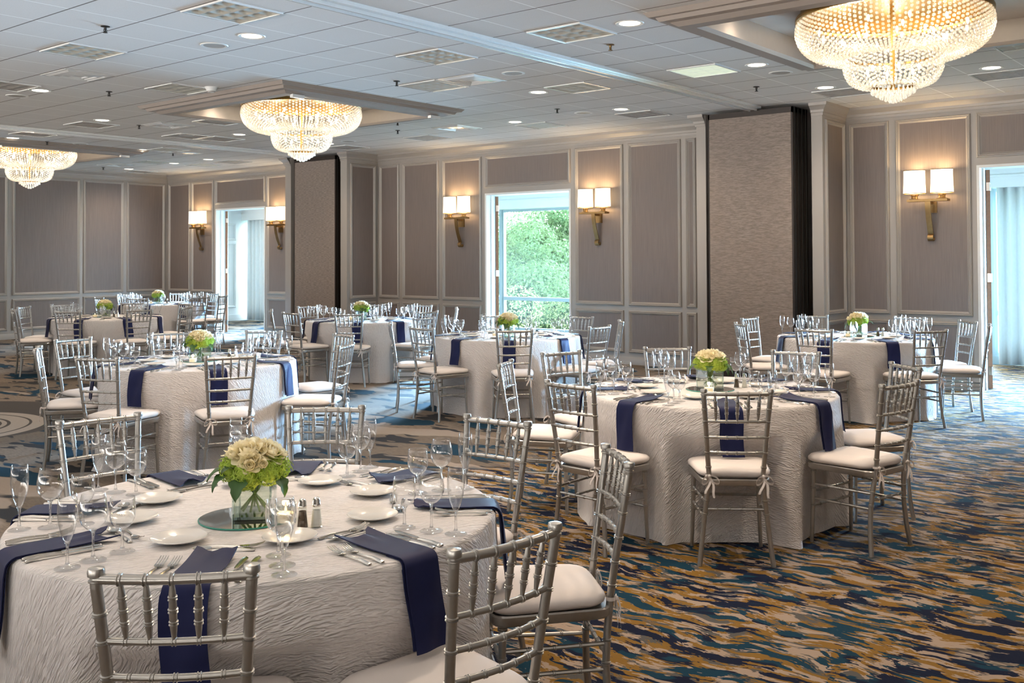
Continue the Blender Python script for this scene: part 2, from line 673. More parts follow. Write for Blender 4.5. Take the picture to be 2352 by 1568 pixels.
# coffers: a dropped moulded frame and a satin recess with warm ribbed sides
for n, (x0, x1, y0, y1) in enumerate(COFFER):
    cx, cy = (x0 + x1) / 2, (y0 + y1) / 2
    fr = MB()
    prof = [(.0, 0), (.03, -.035), (.07, -.035), (.09, -.065), (.15, -.07), (.20, -.10), (.30, -.105), (.33, -.08), (.33, .10)]   # inward, up
    rows = []
    for d, z in prof:
        rows.append([(x0 + d, y0 + d, H + z), (x1 - d, y0 + d, H + z), (x1 - d, y1 - d, H + z), (x0 + d, y1 - d, H + z)])
    fr.grid(rows, closed=True)
    o = struct('trim_%d' % (n + 1), fr, FRAMEB, angle=20)
    rc = MB()
    d = .33
    rows = []
    for k in range(7):
        z = -.06 + k * .028
        e = d - .012 * (k % 2) - .02
        rows.append([(x0 + e, y0 + e, H + z), (x1 - e, y0 + e, H + z), (x1 - e, y1 - e, H + z), (x0 + e, y1 - e, H + z)])
    rc.grid(rows, closed=True)
    obj('cove_band', rc, COFFERG, o, angle=15)
    tp = MB()
    z = H + .10
    tp.quad((x0, y0, z), (x0, y1, z), (x1, y1, z), (x1, y0, z))
    obj('cove_ceiling', tp, COFFERW, o, smooth=False)
    # cove light strips lying on the frame's shelf corners
    for sx, sy in ((x0 + .36, y0 + .2), (x1 - .36, y0 + .2)):
        b = MB()
        b.box(-.08, -.025, -.018, .08, .025, .018)
        obj('cove_fitting', b, ALU, o, loc=(sx, sy, H - .115), smooth=False)

# tracks of the folding divider
for n, y in enumerate(TRACKS):
    t = MB()
    for a, b, z in ((-.11, -.06, -.03), (-.055, -.035, -.055), (-.02, .02, -.02), (.035, .055, -.055), (.06, .11, -.03)):
        t.box(XN + .02, y + a, H + z, 11.72, y + b, H + .001)
    t.box(XN + .02, y - .06, H - .012, 11.72, y + .06, H + .001)
    struct('trim_%d' % (n + 4), t, ALU, smooth=False)

# --- door wall
def onX(x):
    return lambda y, z: (x, y, z)


def wallX(name, x, y0, y1, holes, thick=.24, z1=H):
    ys = [y0, y1] + [v for h in holes for v in h[:2]]
    zs = [0, z1] + [v for h in holes for v in h[2:]]
    mb = cells(ys, zs, holes, lambda y, z: (x, y, z))
    mb2 = cells(ys, zs, holes, lambda y, z: (x + thick, y, z))
    mb.add(mb2.v, mb2.f)
    for a, b, c, d in holes:
        mb.quad((x, a, c), (x + thick, a, c), (x + thick, a, d), (x, a, d))
        mb.quad((x, b, c), (x + thick, b, c), (x + thick, b, d), (x, b, d))
        mb.quad((x, a, d), (x + thick, a, d), (x + thick, b, d), (x, b, d))
    return struct(name, mb, TRIM, smooth=False)


WR = wallX('wall_right', XW, YN, YL + .3, [(a, b, 0, DOORH) for a, b in DOORS], thick=.24)

PROF = [(0, 0), (.004, .022), (.016, .030), (.026, .022), (.034, .026), (.046, .012), (.056, .006)]   # inward, out from the wall


def panel(wall, a, b, z0, z1, place):
    """wallpaper field in a mitred moulding; place(u, z, out) puts it on its wall"""
    mb = MB()
    rows = []
    for d, h in PROF:
        rows.append([place(a + d, z0 + d, h), place(b - d, z0 + d, h), place(b - d, z1 - d, h), place(a + d, z1 - d, h)])
    mb.grid(rows, closed=True)
    obj('panel_moulding', mb, TRIM, wall, angle=25)
    e = .05
    fd = MB()
    fd.quad(place(a + e, z0 + e, .006), place(b - e, z0 + e, .006), place(b - e, z1 - e, .006), place(a + e, z1 - e, .006))
    obj('wallpaper_field', fd, WALLPAPER, wall, smooth=False)


PU, PL = (.872, 3.285), (.175, .802)     # upper and lower panels: bottom, top
onR = lambda u, z, h: (XW - h, u, z)
for a, b in ((-1.2, -.5), (-.42, .40), (.48, 1.48), (3.382, 4.267), (4.347, 4.851),
             (7.06, 7.226), (7.306, 8.20), (8.288, 9.173), (11.104, 11.996), (12.089, 12.978), (13.068, 13.58),
             (15.44, 15.97), (16.05, 16.90), (18.776, 19.589), (19.665, 20.50)):
    panel(WR, a, b, *PU, onR)
    panel(WR, a, b, *PL, onR)
for a, b in DOORS:
    panel(WR, a + .0, b - .0, 2.75, 3.285, onR)

# piers beside the folding dividers
for n, (a, b, c, d) in enumerate(NICHE):
    mb = MB()
    mb.box(XC, a, 0, XW + .001, b, H)
    mb.box(XC, c, 0, XW + .001, d, H)
    mb.box(XW - .06, b, 0, XW - .02, c, H)
    w = struct('wall_pier_%d' % (n + 1), mb, TRIM, smooth=False)
    onS = lambda u, z, h, a=a: (u, a - h, z)
    panel(w, XC + .07, XW - .07, *PU, onS)
    panel(w, XC + .07, XW - .07, *PL, onS)

# --- far end wall (left in the view)
mb = MB()
mb.box(XN, YL, 0, XW + .24, YL + .2, H)
WL = struct('wall_left', mb, TRIM, smooth=False)
onL = lambda u, z, h: (u, YL - h, z)
for a, b in ((2.6, 4.0), (4.1, 5.5), (5.6, 7.0), (7.1, 8.05), (8.13, 9.15), (9.246, 10.645), (10.72, 11.63), (11.71, 12.63)):
    panel(WL, a, b, *PU, onL)
    panel(WL, a, b, *PL, onL)
# walls behind the viewer
# unseen rear wall: openings added for fill light between piers, sill and head beam
mb = MB()
mb.box(XN - .2, YN, 0, XN, YL, .45)
mb.box(XN - .2, YN, 3.0, XN, YL, H)
for y in (-4.2, .6, 5.4, 10.2, 15.0, 20.2):
    mb.box(XN - .2, y, .45, XN, y + .4, 3.0)
struct('wall_rear', mb, TRIM, smooth=False)
mb = MB()
mb.box(XN, YN - .2, 0, XW + .24, YN, H)
struct('wall_near', mb, TRIM, smooth=False)

# crown and baseboard run round the walls and piers
CROWN = [(0, -.155), (.012, -.155), (.014, -.12), (.028, -.115), (.032, -.085), (.075, -.04), (.085, -.036), (.09, 0)]
BASE = [(.018, 0), (.018, .085), (.012, .10), (.008, .112), (0, .112)]


def sweep(path, prof, z):
    """profile (out, up) along a plan polyline, room on the left of the path"""
    P = [Vector((x, y)) for x, y in path]
    rows = []
    for i, p in enumerate(P):
        d0 = (P[i] - P[i - 1]).normalized() if i else (P[1] - P[0]).normalized()
        d1 = (P[i + 1] - P[i]).normalized() if i < len(P) - 1 else d0
        n0, n1 = Vector((-d0.y, d0.x)), Vector((-d1.y, d1.x))
        nn = (n0 + n1)
        nn = nn / max(.2, nn.dot(n0))
        rows.append([(p.x + nn.x * o, p.y + nn.y * o, z + h) for o, h in prof])
    return MB().grid(rows)


runs = []
N1, N2 = NICHE
seg_c = [[(XW, YN), (XW, N1[0]), (XC, N1[0]), (XC, N1[1] - .002)], [(XC, N1[2] + .002), (XC, N1[3]), (XW, N1[3]), (XW, N2[0]), (XC, N2[0]), (XC, N2[1] - .002)],
         [(XC, N2[2] + .002), (XC, N2[3]), (XW, N2[3]), (XW, YL), (XN, YL)]]
cm = MB()
for s in seg_c:
    g = sweep(s, CROWN, H)
    cm.add(g.v, g.f)
struct('trim_6', cm, TRIM, angle=25)
seg_b = [[(XW, YN), (XW, DOORS[0][0] - .06)], [(XW, DOORS[0][1] + .06), (XW, N1[0]), (XC, N1[0]), (XC, N1[1])],
         [(XC, N1[2]), (XC, N1[3]), (XW, N1[3]), (XW, DOORS[1][0] - .06)], [(XW, DOORS[1][1] + .06), (XW, N2[0]), (XC, N2[0]), (XC, N2[1])],
         [(XC, N2[2]), (XC, N2[3]), (XW, N2[3]), (XW, DOORS[2][0] - .06)], [(XW, DOORS[2][1] + .06), (XW, YL)]]
bm_ = MB()
for s in seg_b:
    g = sweep(s, BASE, 0)
    bm_.add(g.v, g.f)
struct('baseboard_right', bm_, TRIM, angle=25)
struct('baseboard_left', sweep([(XW, YL), (XN, YL)], BASE, 0), TRIM, angle=25)

# doors: jamb, casing, one leaf swung out into the corridor with its wooden hinge edge showing
LEAFANG = [14.5, 40.2, 54.6]
for n, (a, b) in enumerate(DOORS):
    j = MB()
    for y0, y1 in ((a - .003, a + .03), (b - .03, b + .003)):
        j.box(XW - .012, y0, 0, XW + .26, y1, DOORH - .03)
    j.box(XW - .012, a - .003, DOORH - .03, XW + .26, b + .003, DOORH + .003)
    for y0, y1 in ((a + .03, a + .05), (b - .05, b - .03)):
        j.box(XW + .10, y0, 0, XW + .14, y1, DOORH - .03)
    d = struct('door_%d' % (n + 1), j, WHITE, smooth=False)
    for side in (1, -1):
        lw = (b - a) / 2 - .04
        ang = radians(LEAFANG[n]) if side == 1 else radians(-8)
        hx, hy = XW + .23, (b - .06 if side == 1 else a + .06)
        lf = MB()
        lf.box(.012, -.022, .01, lw, .022, DOORH - .04)
        L = obj('door_leaf', lf, WHITE, d, loc=(hx, hy, 0), rot=(0, 0, ang), smooth=False)
        e = MB()
        e.box(0, -.023, .01, .012, .023, DOORH - .04)
        obj('leaf_edge', e, WOOD, L, smooth=False)
        for z in (.22, 1.33, 2.42):
            h_ = MB()
            h_.box(-.004, -.018, z - .05, .001, .018, z + .05)
            h_.tube([(-.007, -.024, z - .05), (-.007, -.024, z + .05)], .007)
            obj('hinge', h_, CHROME, L, angle=30)

# --- corridor with the window wall
co = MB()
co.quad((XW + .24, YN, 2.86), (XCOR, YN, 2.86), (XCOR, 22, 2.86), (XW + .24, 22, 2.86))
struct('ceiling_corridor', co, WHITE, smooth=False)
sf = MB()
sf.box(XCOR - .28, YN, 2.58, XCOR + .1, 22, 2.87)
sf.box(XCOR - .30, YN, 2.73, XCOR - .28, 22, 2.76)
struct('trim_7', sf, WHITE, smooth=False)
ew = MB()
ew.box(XW + .24, 22.0, 0, XCOR + .1, 22.15, 2.9)
E_ = struct('wall_corridor', ew, WHITE, smooth=False)
for a, b, z0, z1 in ((14.7, 15.55, .34, 2.0), (14.7, 15.55, 2.06, 2.5), (13.6, 14.5, .34, 2.0), (13.6, 14.5, 2.06, 2.5)):
    mb = MB()
    mb.grid([[(a + d, 22 - h, z0 + d), (b - d, 22 - h, z0 + d), (b - d, 22 - h, z1 - d), (a + d, 22 - h, z1 - d)] for d, h in PROF], closed=True)
    obj('panel_moulding', mb, WHITE, E_, angle=25)
mb = MB()
mb.box(13, 21.98, 0, 15.9, 22, .16)
obj('baseboard', mb, WHITE, E_, smooth=False)
en = MB()
en.box(XW + .24, YN - .1, 0, XCOR + .1, YN, 2.9)
struct('wall_corridor_near', en, WHITE, smooth=False)
sl = MB()
sl.box(XCOR - .05, YN, -.3, XCOR + .12, 22, .12)
struct('trim_8', sl, FRAMEG, smooth=False)
YM = [-4.2, -2.1, -.1, 1.75, 3.95, 5.9, 7.6, 9.4, 11.4, 13.40, 15.2, 16.9, 18.6, 20.3, 22.0]
nw = 0
for a, b in zip(YM[:-1], YM[1:]):
    nw += 1
    f = MB()
    f.box(XCOR - .04, a, .12, XCOR + .10, a + .07, 2.6)
    f.box(XCOR - .02, b - .035, .12, XCOR + .06, b, 2.6)
    f.box(XCOR - .02, a + .07, .12, XCOR + .06, b - .035, .17)
    f.box(XCOR - .02, a + .07, 2.53, XCOR + .06, b - .035, 2.6)
    f.box(XCOR - .03, a + .07, .72, XCOR + .05, b - .035, .79)
    w = struct('window_%d' % nw, f, FRAMEG, smooth=False)
    g = MB()
    g.box(XCOR + .018, a + .06, .13, XCOR + .026, b - .03, 2.54)
    obj('pane', g, PANE, w, smooth=False)


def curtain(y0, y1, label):
    rows = []
    n = int((y1 - y0) / .02)
    for z in (.02, .4, 1.2, 2.0, 2.6):
        r = []
        for i in range(n + 1):
            y = y0 + (y1 - y0) * i / n
            amp = .045 + .012 * sin(y * 7)
            r.append((XCOR - .17 + amp * sin(y * TAU / .155 + .5 * sin(y * 3)) + .006 * (2.6 - z) * sin(y * 23), y, z))
        rows.append(r)
    o = obj('window_curtain', MB().grid(rows), CURTAIN, angle=80)
    sm = o.modifiers.new('thickness', 'SOLIDIFY')
    sm.thickness = .003
    return tag(o, label, 'curtain', 'sheer corridor curtains')


curtain(2.55, 3.86, 'pale pleated curtain hanging in the corridor behind the right doorway')
curtain(20.25, 21.85, 'pale pleated curtain hanging beyond the leftmost doorway')
# switch plates on the corridor's end wall
for k, x in enumerate((14.86, 15.03)):
    mb = MB()
    mb.box(x - .035, 21.985, .70, x + .035, 22.0, .82)
    mb.box(x - .015, 21.98, .73, x + .015, 21.99, .79)
    tag(obj('wall_switch', mb, WHITE, smooth=False), ['left', 'right'][k] + ' one of two white switch plates through the leftmost doorway', 'switch', 'corridor switch plates')

# --- folding dividers stacked in their recesses
for n, ((p0, b, c, p1), xf) in enumerate(zip(NICHE, (11.75, 11.93))):
    yc = (b + c) / 2 + (.0 if n == 0 else -.02)
    where = ['right', 'left'][n]
    for k in range(4):
        x = xf + k * .115
        t = thing('room_divider', ['foremost grey fabric leaf of the ' + where + ' folding divider stack',
                                   'second leaf edge in the ' + where + ' folding divider stack',
                                   'third leaf edge in the ' + where + ' folding divider stack',
                                   'rearmost leaf edge in the ' + where + ' folding divider stack'][k],
                  'room divider', (x, yc, 0), 0, 'folding divider leaves')
        w = .58
        fr = MB()
        fr.box(0, -w, .02, .10, -w + .02, 3.44)
        fr.box(0, w - .02, .02, .10, w, 3.44)
        fr.box(0, -w, .02, .10, w, .14)
        fr.box(0, -w, 3.37, .10, w, 3.44)
        obj('edge_frame', fr, DARKB, t, smooth=False)
        cr = MB()
        cr.box(.02, -w + .02, .14, .08, w - .02, 3.37)
        obj('core', cr, DARKB, t, smooth=False)
        fb = MB()
        fb.box(-.006, -w + .02, .14, .03, w - .02, 3.37)
        obj('fabric_face', fb, DIVFAB, t, smooth=False)
        sl_ = MB()
        sl_.box(.035, -w - .008, .02, .065, -w, 3.44)
        obj('edge_seal', sl_, BLACK, t, smooth=False)

# ------------------------------------------------------------------ ceiling fittings
def grid_labels():
    return


# recessed downlights
DL = [(6.87, 4.41, 'nearest of three left of the right chandelier'), (9.18, 4.42, 'middle of three left of the right chandelier'), (10.92, 4.43, 'far one of three left of the right chandelier'),
      (10.87, 2.69, 'right of the right chandelier near the door wall'), (5.18, 7.11, 'beside the speaker, nearest left of the divider track'), (9.07, 7.06, 'between two louvred panels left of the divider track'),
      (10.81, 7.08, 'near the wall just left of the divider track'), (10.85, 8.86, 'near the wall to the right of the central chandelier'), (5.33, 11.2, 'on its own near the top left of the picture'),
      (7.02, 12.97, 'first of three left of the central chandelier'), (9.19, 12.92, 'second of three left of the central chandelier'), (10.89, 12.87, 'third, behind the tip of the central chandelier'),
      (7.15, 15.91, 'just in front of the left chandelier frame'), (9.39, 15.98, 'by the right corner of the left chandelier frame'), (11.11, 16.6, 'nearest the left divider, by the far corner'),
      (11.12, 17.78, 'middle of three in the far corner ceiling'), (11.2, 19.6, 'farthest in the corner ceiling, by the left wall')]
# fill beams added out of view, without fittings, to light the scene from above
DL_FILL = [(x, y, '') for x in (1.6, 3.4, 5.2) for y in (1.0, 3.0, 4.9) if x + y > 6] + [(7.9, -.6, ''), (11.0, .6, '')]


def downlight(x, y, label, z=H, parent=None):
    t = thing('ceiling_downlight', label, 'light', (x, y, z), 0, 'recessed downlights') if not parent else None
    ring = MB().lathe([(.088, .002), (.10, -.004), (.112, -.006), (.116, 0)], 24)
    lamp = MB().lathe([(.0, -.001), (.086, -.001)], 24)
    if DLM:
        r, l = obj('trim_ring', DLM[0], None, t), obj('lamp_disc', DLM[1], None, t)
    else:
        r, l = obj('trim_ring', ring, WHITE, t), obj('lamp_disc', lamp, DLIGHT, t)
        DLM.extend([r.data, l.data])
    return t


DLM = []


def spot(x, y, z, power, col=(1, .80, .61), size=2.6, blend=.9, rad=.07):
    d = bpy.data.lights.new('downlight_beam', 'SPOT')
    d.energy, d.color, d.spot_size, d.spot_blend, d.shadow_soft_size = power, col, size, blend, rad
    o = bpy.data.objects.new('downlight_beam', d)
    C.objects.link(o)
    o.location = (x, y, z)
    return o


def point(x, y, z, power, col, rad=.06, name='lamp_glow'):
    d = bpy.data.lights.new(name, 'POINT')
    d.energy, d.color, d.shadow_soft_size = power, col, rad
    o = bpy.data.objects.new(name, d)
    C.objects.link(o)
    o.location = (x, y, z)
    return o


for x, y, lab in DL:
    downlight(x, y, 'round glowing downlight ' + lab)
    spot(x, y, H - .02, P_DOWN)
for x, y, lab in DL_FILL:
    spot(x, y, H - .02, P_DOWN)
for k, (x, y) in enumerate(((7.46, 3.68), (7.50, 11.0))):
    downlight(x, y, 'round downlight inside the recess of the %s chandelier' % ['right', 'central'][k], z=H + .098)
    spot(x, y, H + .08, P_DOWN * .12)

# square louvre lights (4 x 4 scooped cells) set in the tile grid
LW = .545


def louvre_mesh():
    fr, cl = MB(), MB()
    h = LW / 2
    for x0, y0, x1, y1 in ((-h, -h, h, -h + .018), (-h, h - .018, h, h), (-h, -h + .018, -h + .018, h - .018), (h - .018, -h + .018, h, h - .018)):
        fr.box(x0, y0, -.012, x1, y1, .0)
    n, q = 4, (LW - .036) / 4
    for i in range(n):
        for j in range(n):
            x0, y0 = -h + .018 + i * q, -h + .018 + j * q
            rows = []
            for k, (d, z) in enumerate(((0, -.005), (.004, -.005), (.012, .001), (.026, .009), (.045, .014), (.055, .015))):
                rows.append([(x0 + d, y0 + d, z), (x0 + q - d, y0 + d, z), (x0 + q - d, y0 + q - d, z), (x0 + d, y0 + q - d, z)])
            cl.grid(rows, closed=True)
            d, z = .055, .015
            cl.quad((x0 + d, y0 + d, z), (x0 + q - d, y0 + d, z), (x0 + q - d, y0 + q - d, z), (x0 + d, y0 + q - d, z))
    return new_mesh('louvre_frame', fr, ALU, False), new_mesh('louvre_lens', cl, LOUVRE, True, 50), new_mesh('louvre_lens_lit', cl, LITLOUV, True, 50), \
        new_mesh('louvre_lens_grey', cl, GRILLE, True, 50)


LM = louvre_mesh()
LL = ['beside the divider track, nearest the right chandelier', 'right of the central chandelier, next to the track', 'beside the metal air diffuser, right of the central chandelier',
      'left of the track, with a downlight before it', 'faintly lit, left of the right chandelier', 'at the top of the picture, left of the track', 'in the upper left of the picture',
      'behind the frame of the central chandelier', 'close to the wall left of the right divider', 'over the sconce right of the central doorway', 'over the wall left of the central doorway',
      'left of the central chandelier, between two downlights', 'at the left edge, before the left chandelier', 'just behind the far corner of the central chandelier frame',
      'behind the right chandelier, near the right divider', 'at the right edge of the picture', 'at the left edge, high up', 'left of the central chandelier by the first downlight',
      'over the left divider pier', 'pale one right of the left chandelier frame', 'beside the ceiling speaker left of the central chandelier', 'over the wall at the left divider',
      'second pale one in the far corner', 'pale one by the downlight in the far corner', 'in the far corner at the left wall', 'behind the rim of the right chandelier']
for (x, y, kind), lab in zip(LOUV, LL):
    t = thing('louvred_ceiling_light', 'square louvred ceiling panel ' + lab, 'ceiling light', (x, y, H), 0, 'louvred ceiling panels')
    obj('light_frame', LM[0], None, t)
    obj('louvre', LM[{0: 1, 1: 2, 2: 3, 3: 1}[kind]], None, t)

# air diffusers: stepped square cones
VL = ['shiny square air diffuser right of the central chandelier', 'square air diffuser near the wall, left of the central doorway', 'faint square air diffuser left of the central chandelier frame',
      'bluish square air diffuser behind the central chandelier frame', 'square air diffuser near the far corner', 'small square air diffuser between divider track and far corner']
vm = MB()
vm.grid([[(-r, -r, z), (r, -r, z), (r, r, z), (-r, r, z)] for r, z in ((.27, 0), (.262, -.006), (.235, -.004), (.20, -.016), (.19, -.006), (.135, -.018), (.125, -.007), (.07, -.018), (.06, -.008), (.001, -.010))], closed=True)
VMESH = new_mesh('air_diffuser_vent', vm, ALU, True, 20)
for (x, y), lab in zip(VENT, VL):
    tag(obj('ceiling_vent', VMESH, None, loc=(x, y, H)), lab, 'vent', 'ceiling air diffusers')

# round speakers
spk_r = new_mesh('speaker_ring', MB().lathe([(.092, -.003), (.105, -.008), (.118, -.006), (.122, 0)], 24), WHITE)
spk_g = new_mesh('speaker_grille', MB().lathe([(0, -.004), (.093, -.004)], 24), GRILLE)
for x, y, lab in ((5.19, 7.67, 'next to the nearest downlight at the upper left'), (5.33, 11.76, 'beside the lone downlight at the left edge'), (7.96, 6.52, 'bright rimmed, left of the track'),
                  (10.75, 7.62, 'near the wall left of the right divider'), (9.73, 4.42, 'behind the frame of the right chandelier'), (8.67, 13.51, 'left of the central chandelier'),
                  (10.86, 12.34, 'before the left divider'), (8.22, 15.88, 'in front of the left chandelier')):
    t = thing('ceiling_speaker', 'round ceiling speaker ' + lab, 'speaker', (x, y, H), 0, 'ceiling speakers')
    obj('rim', spk_r, None, t)
    obj('grille', spk_g, None, t)

# sprinklers and one smoke detector
sm = MB().lathe([(0, 0), (.035, -.002), (.036, -.006), (.012, -.010), (.011, -.028), (.006, -.03), (.006, -.048), (.018, -.05), (.02, -.054), (0, -.056)], 14)
for k in (0, 1):
    sm.tube([(.010 * (1 - 2 * k), 0, -.026), (.016 * (1 - 2 * k), 0, -.038), (.004 * (1 - 2 * k), 0, -.05)], .003, 5)
SPM = new_mesh('sprinkler_head', sm, BLACK)
SPC = new_mesh('sprinkler_head_brass', sm, BRASS)
for x, y, k, lab in ((4.19, 7.7, 0, 'near the top left of the picture'), (5.86, 10.68, 0, 'left of the smoke detector'), (7.61, 13.05, 0, 'by the first downlight left of the central chandelier'),
                     (7.72, 15.98, 0, 'in front of the left chandelier frame'), (10.01, 16.04, 0, 'right of the left chandelier, by two pale panels'), (10.64, 19.61, 0, 'in the far corner ceiling'),
                     (7.5, 7.75, 0, 'right of the central chandelier, by a louvred panel'), (10.41, 10.74, 0, 'behind the right corner of the central chandelier frame'),
                     (10.24, 7.67, 0, 'near two speakers left of the right divider'), (7.44, 4.98, 1, 'brass coloured, right of the track'), (10.35, 4.99, 0, 'before the right divider'),
                     (9.74, 10.05, 0, 'close to the central chandelier rim'), (9.2, 16.35, 0, 'touching the far edge of the left chandelier frame')):
    tag(obj('ceiling_sprinkler', SPC if k else SPM, None, loc=(x, y, H)), 'small sprinkler head ' + lab, 'sprinkler', 'sprinkler heads')
sd = MB().lathe([(0, -.06), (.035, -.058), (.045, -.045), (.065, -.012), (.075, 0)], 20)
t = obj('smoke_detector', sd, WHITE, loc=(6.44, 9.57, H))
tag(t, 'white cone shaped smoke detector beside the central chandelier frame', 'smoke detector')
obj('sensor_ring', MB().lathe([(.036, -.057), (.046, -.046)], 20), GRILLE, t)

# ------------------------------------------------------------------ chandeliers
def ico(r, c, mb):
    """small faceted bead"""
    n = 6
    vs = [(c[0], c[1], c[2] + r)]
    for z, rr in ((.5, .87), (-.5, .87)):
        for k in range(n):
            a = TAU * (k + (0 if z > 0 else .5)) / n
            vs.append((c[0] + r * rr * cos(a), c[1] + r * rr * sin(a), c[2] + r * z))
    vs.append((c[0], c[1], c[2] - r))
    fs = []
    for k in range(n):
        k2 = (k + 1) % n
        fs += [(0, 1 + k, 1 + k2), (1 + k, 1 + n + k, 1 + k2), (1 + k2, 1 + n + k, 1 + n + k2), (1 + n + k, 2 * n + 1, 1 + n + k2)]
    mb.add(vs, fs)


def spline(pts, n):
    """Catmull-Rom through 2D points, evenly resampled by arc length"""
    out = []
    P = [pts[0]] + list(pts) + [pts[-1]]
    for i in range(1, len(P) - 2):
        for k in range(20):
            t = k / 20
            out.append(tuple(.5 * (2 * P[i][d] + (P[i + 1][d] - P[i - 1][d]) * t + (2 * P[i - 1][d] - 5 * P[i][d] + 4 * P[i + 1][d] - P[i + 2][d]) * t * t
                                   + (3 * P[i][d] - P[i - 1][d] - 3 * P[i + 1][d] + P[i + 2][d]) * t ** 3) for d in (0, 1)))
    out.append(tuple(pts[-1]))
    L = [0]
    for a, b in zip(out, out[1:]):
        L.append(L[-1] + hypot(b[0] - a[0], b[1] - a[1]))
    res = []
    for k in range(n):
        s = L[-1] * k / (n - 1)
        i = max(j for j in range(len(L)) if L[j] <= s + 1e-9)
        if i >= len(out) - 1:
            res.append(out[-1])
        else:
            f = (s - L[i]) / max(1e-9, L[i + 1] - L[i])
            res.append((out[i][0] + f * (out[i + 1][0] - out[i][0]), out[i][1] + f * (out[i + 1][1] - out[i][1])))
    return res


def strand(prof, n, r, odd=False):
    mb = MB()
    pts = spline(prof, n * 2)
    for k, (x, z) in enumerate(pts[1::2] if odd else pts[0::2]):
        rr = r * (1 - .18 * (k / n))
        ico(rr, (x, 0, z), mb)
    return new_mesh('bead_strand', mb, CRYSTAL, True, 20)


T1P = [(.715, -.035), (.735, -.10), (.728, -.17), (.69, -.25), (.61, -.315), (.50, -.35), (.39, -.36)]
T2P = [(.355, -.34), (.368, -.40), (.362, -.46), (.325, -.535), (.255, -.575), (.175, -.585)]


def make_chandelier(loc, label):
    t = thing('crystal_chandelier', label, 'chandelier', loc, 0, 'crystal basket chandeliers')
    rim = MB().lathe([(.70, .0), (.735, .0), (.742, -.012), (.742, -.038), (.735, -.045), (.70, -.045)], 64)
    obj('rim_ring', rim, BRONZE, t)
    pl = MB().lathe([(.0, .062), (.70, .062), (.70, 0)], 48)
    obj('mounting_plate', pl, BRONZE, t)
    obj('middle_ring', MB().lathe([(.345, -.33), (.365, -.33), (.368, -.345), (.345, -.348)], 48), BRONZE, t)
    obj('lower_ring', MB().lathe([(.15, -.565), (.165, -.565), (.165, -.585), (.15, -.585)], 32), BRONZE, t)
    sp = MB().tube([(0, 0, .06), (0, 0, -.60)], .018, 10)
    obj('centre_stem', sp, BRONZE, t)
    m1, m2 = [strand(T1P, 17, .0152, o_) for o_ in (0, 1)], [strand(T2P, 11, .0148, o_) for o_ in (0, 1)]
    n1 = 116
    rest = MB()
    for k in range(n1):
        a = TAU * k / n1
        if k % 6 != 2:
            obj('bead_strand', m1[k % 2], None, t, rot=(0, 0, a))
        else:
            R = Matrix.Rotation(a, 4, 'Z')
            rest.add([R @ v.co for v in m1[k % 2].vertices], [tuple(p.vertices) for p in m1[k % 2].polygons])
    o = obj('crystal_fringe', rest, CRYSTAL, t, angle=20)
    o['kind'] = 'stuff'
    for k in range(58):
        obj('lower_strand', m2[k % 2], None, t, rot=(0, 0, TAU * (k + .5) / 58))
    # stepped tassel of pear drops at the tip
    dm = MB().lathe([(.0, 0), (.003, -.004), (.004, -.02), (.009, -.032), (.011, -.042), (.007, -.052), (0, -.056)], 8)
    dmesh = new_mesh('pear_drop', dm, CRYSTAL)
    for rr, n, z in ((.16, 26, -.585), (.125, 22, -.605), (.095, 16, -.625), (.06, 10, -.645), (.025, 5, -.66)):
        for k in range(n):
            a = TAU * (k + .3) / n
            obj('crystal_drop', dmesh, None, t, loc=(rr * cos(a), rr * sin(a), z))
    tips = MB().lathe([(0, .018), (.006, .014), (.0105, 0), (.010, -.012), (.005, -.028), (.0, -.036)], 10)
    bmesh_ = new_mesh('candle_bulb', tips, BULB)
    for rr, n, z in ((.56, 12, -.13), (.38, 8, -.2), (.20, 6, -.44), (.24, 5, -.12)):
        for k in range(n):
            a = TAU * (k + .5 * (z < -.15)) / n
            obj('bulb', bmesh_, None, t, loc=(rr * cos(a), rr * sin(a), z))
    return t


CH = [(8.06, 2.72), (8.06, 10.03), (8.06, 17.30)]
ZC = 3.515
ch0 = freeze(make_chandelier((*CH[1], ZC), 'crystal basket chandelier in the middle, above the central ceiling recess'))
dup(ch0, (*CH[0], ZC), .02, 'large crystal basket chandelier at the upper right, cut by the picture top')
dup(ch0, (*CH[2], ZC), .05, 'most distant crystal basket chandelier, at the left edge of the picture')
for x, y in CH:
    for k in range(5):
        a = TAU * k / 5 + .3
        point(x + .46 * cos(a), y + .46 * sin(a), ZC - .15, P_CHAND / 5, (1, .89, .74), .05, 'chandelier_glow')
    point(x, y, ZC - .44, P_CHAND * .32, (1, .89, .74), .06, 'chandelier_glow')

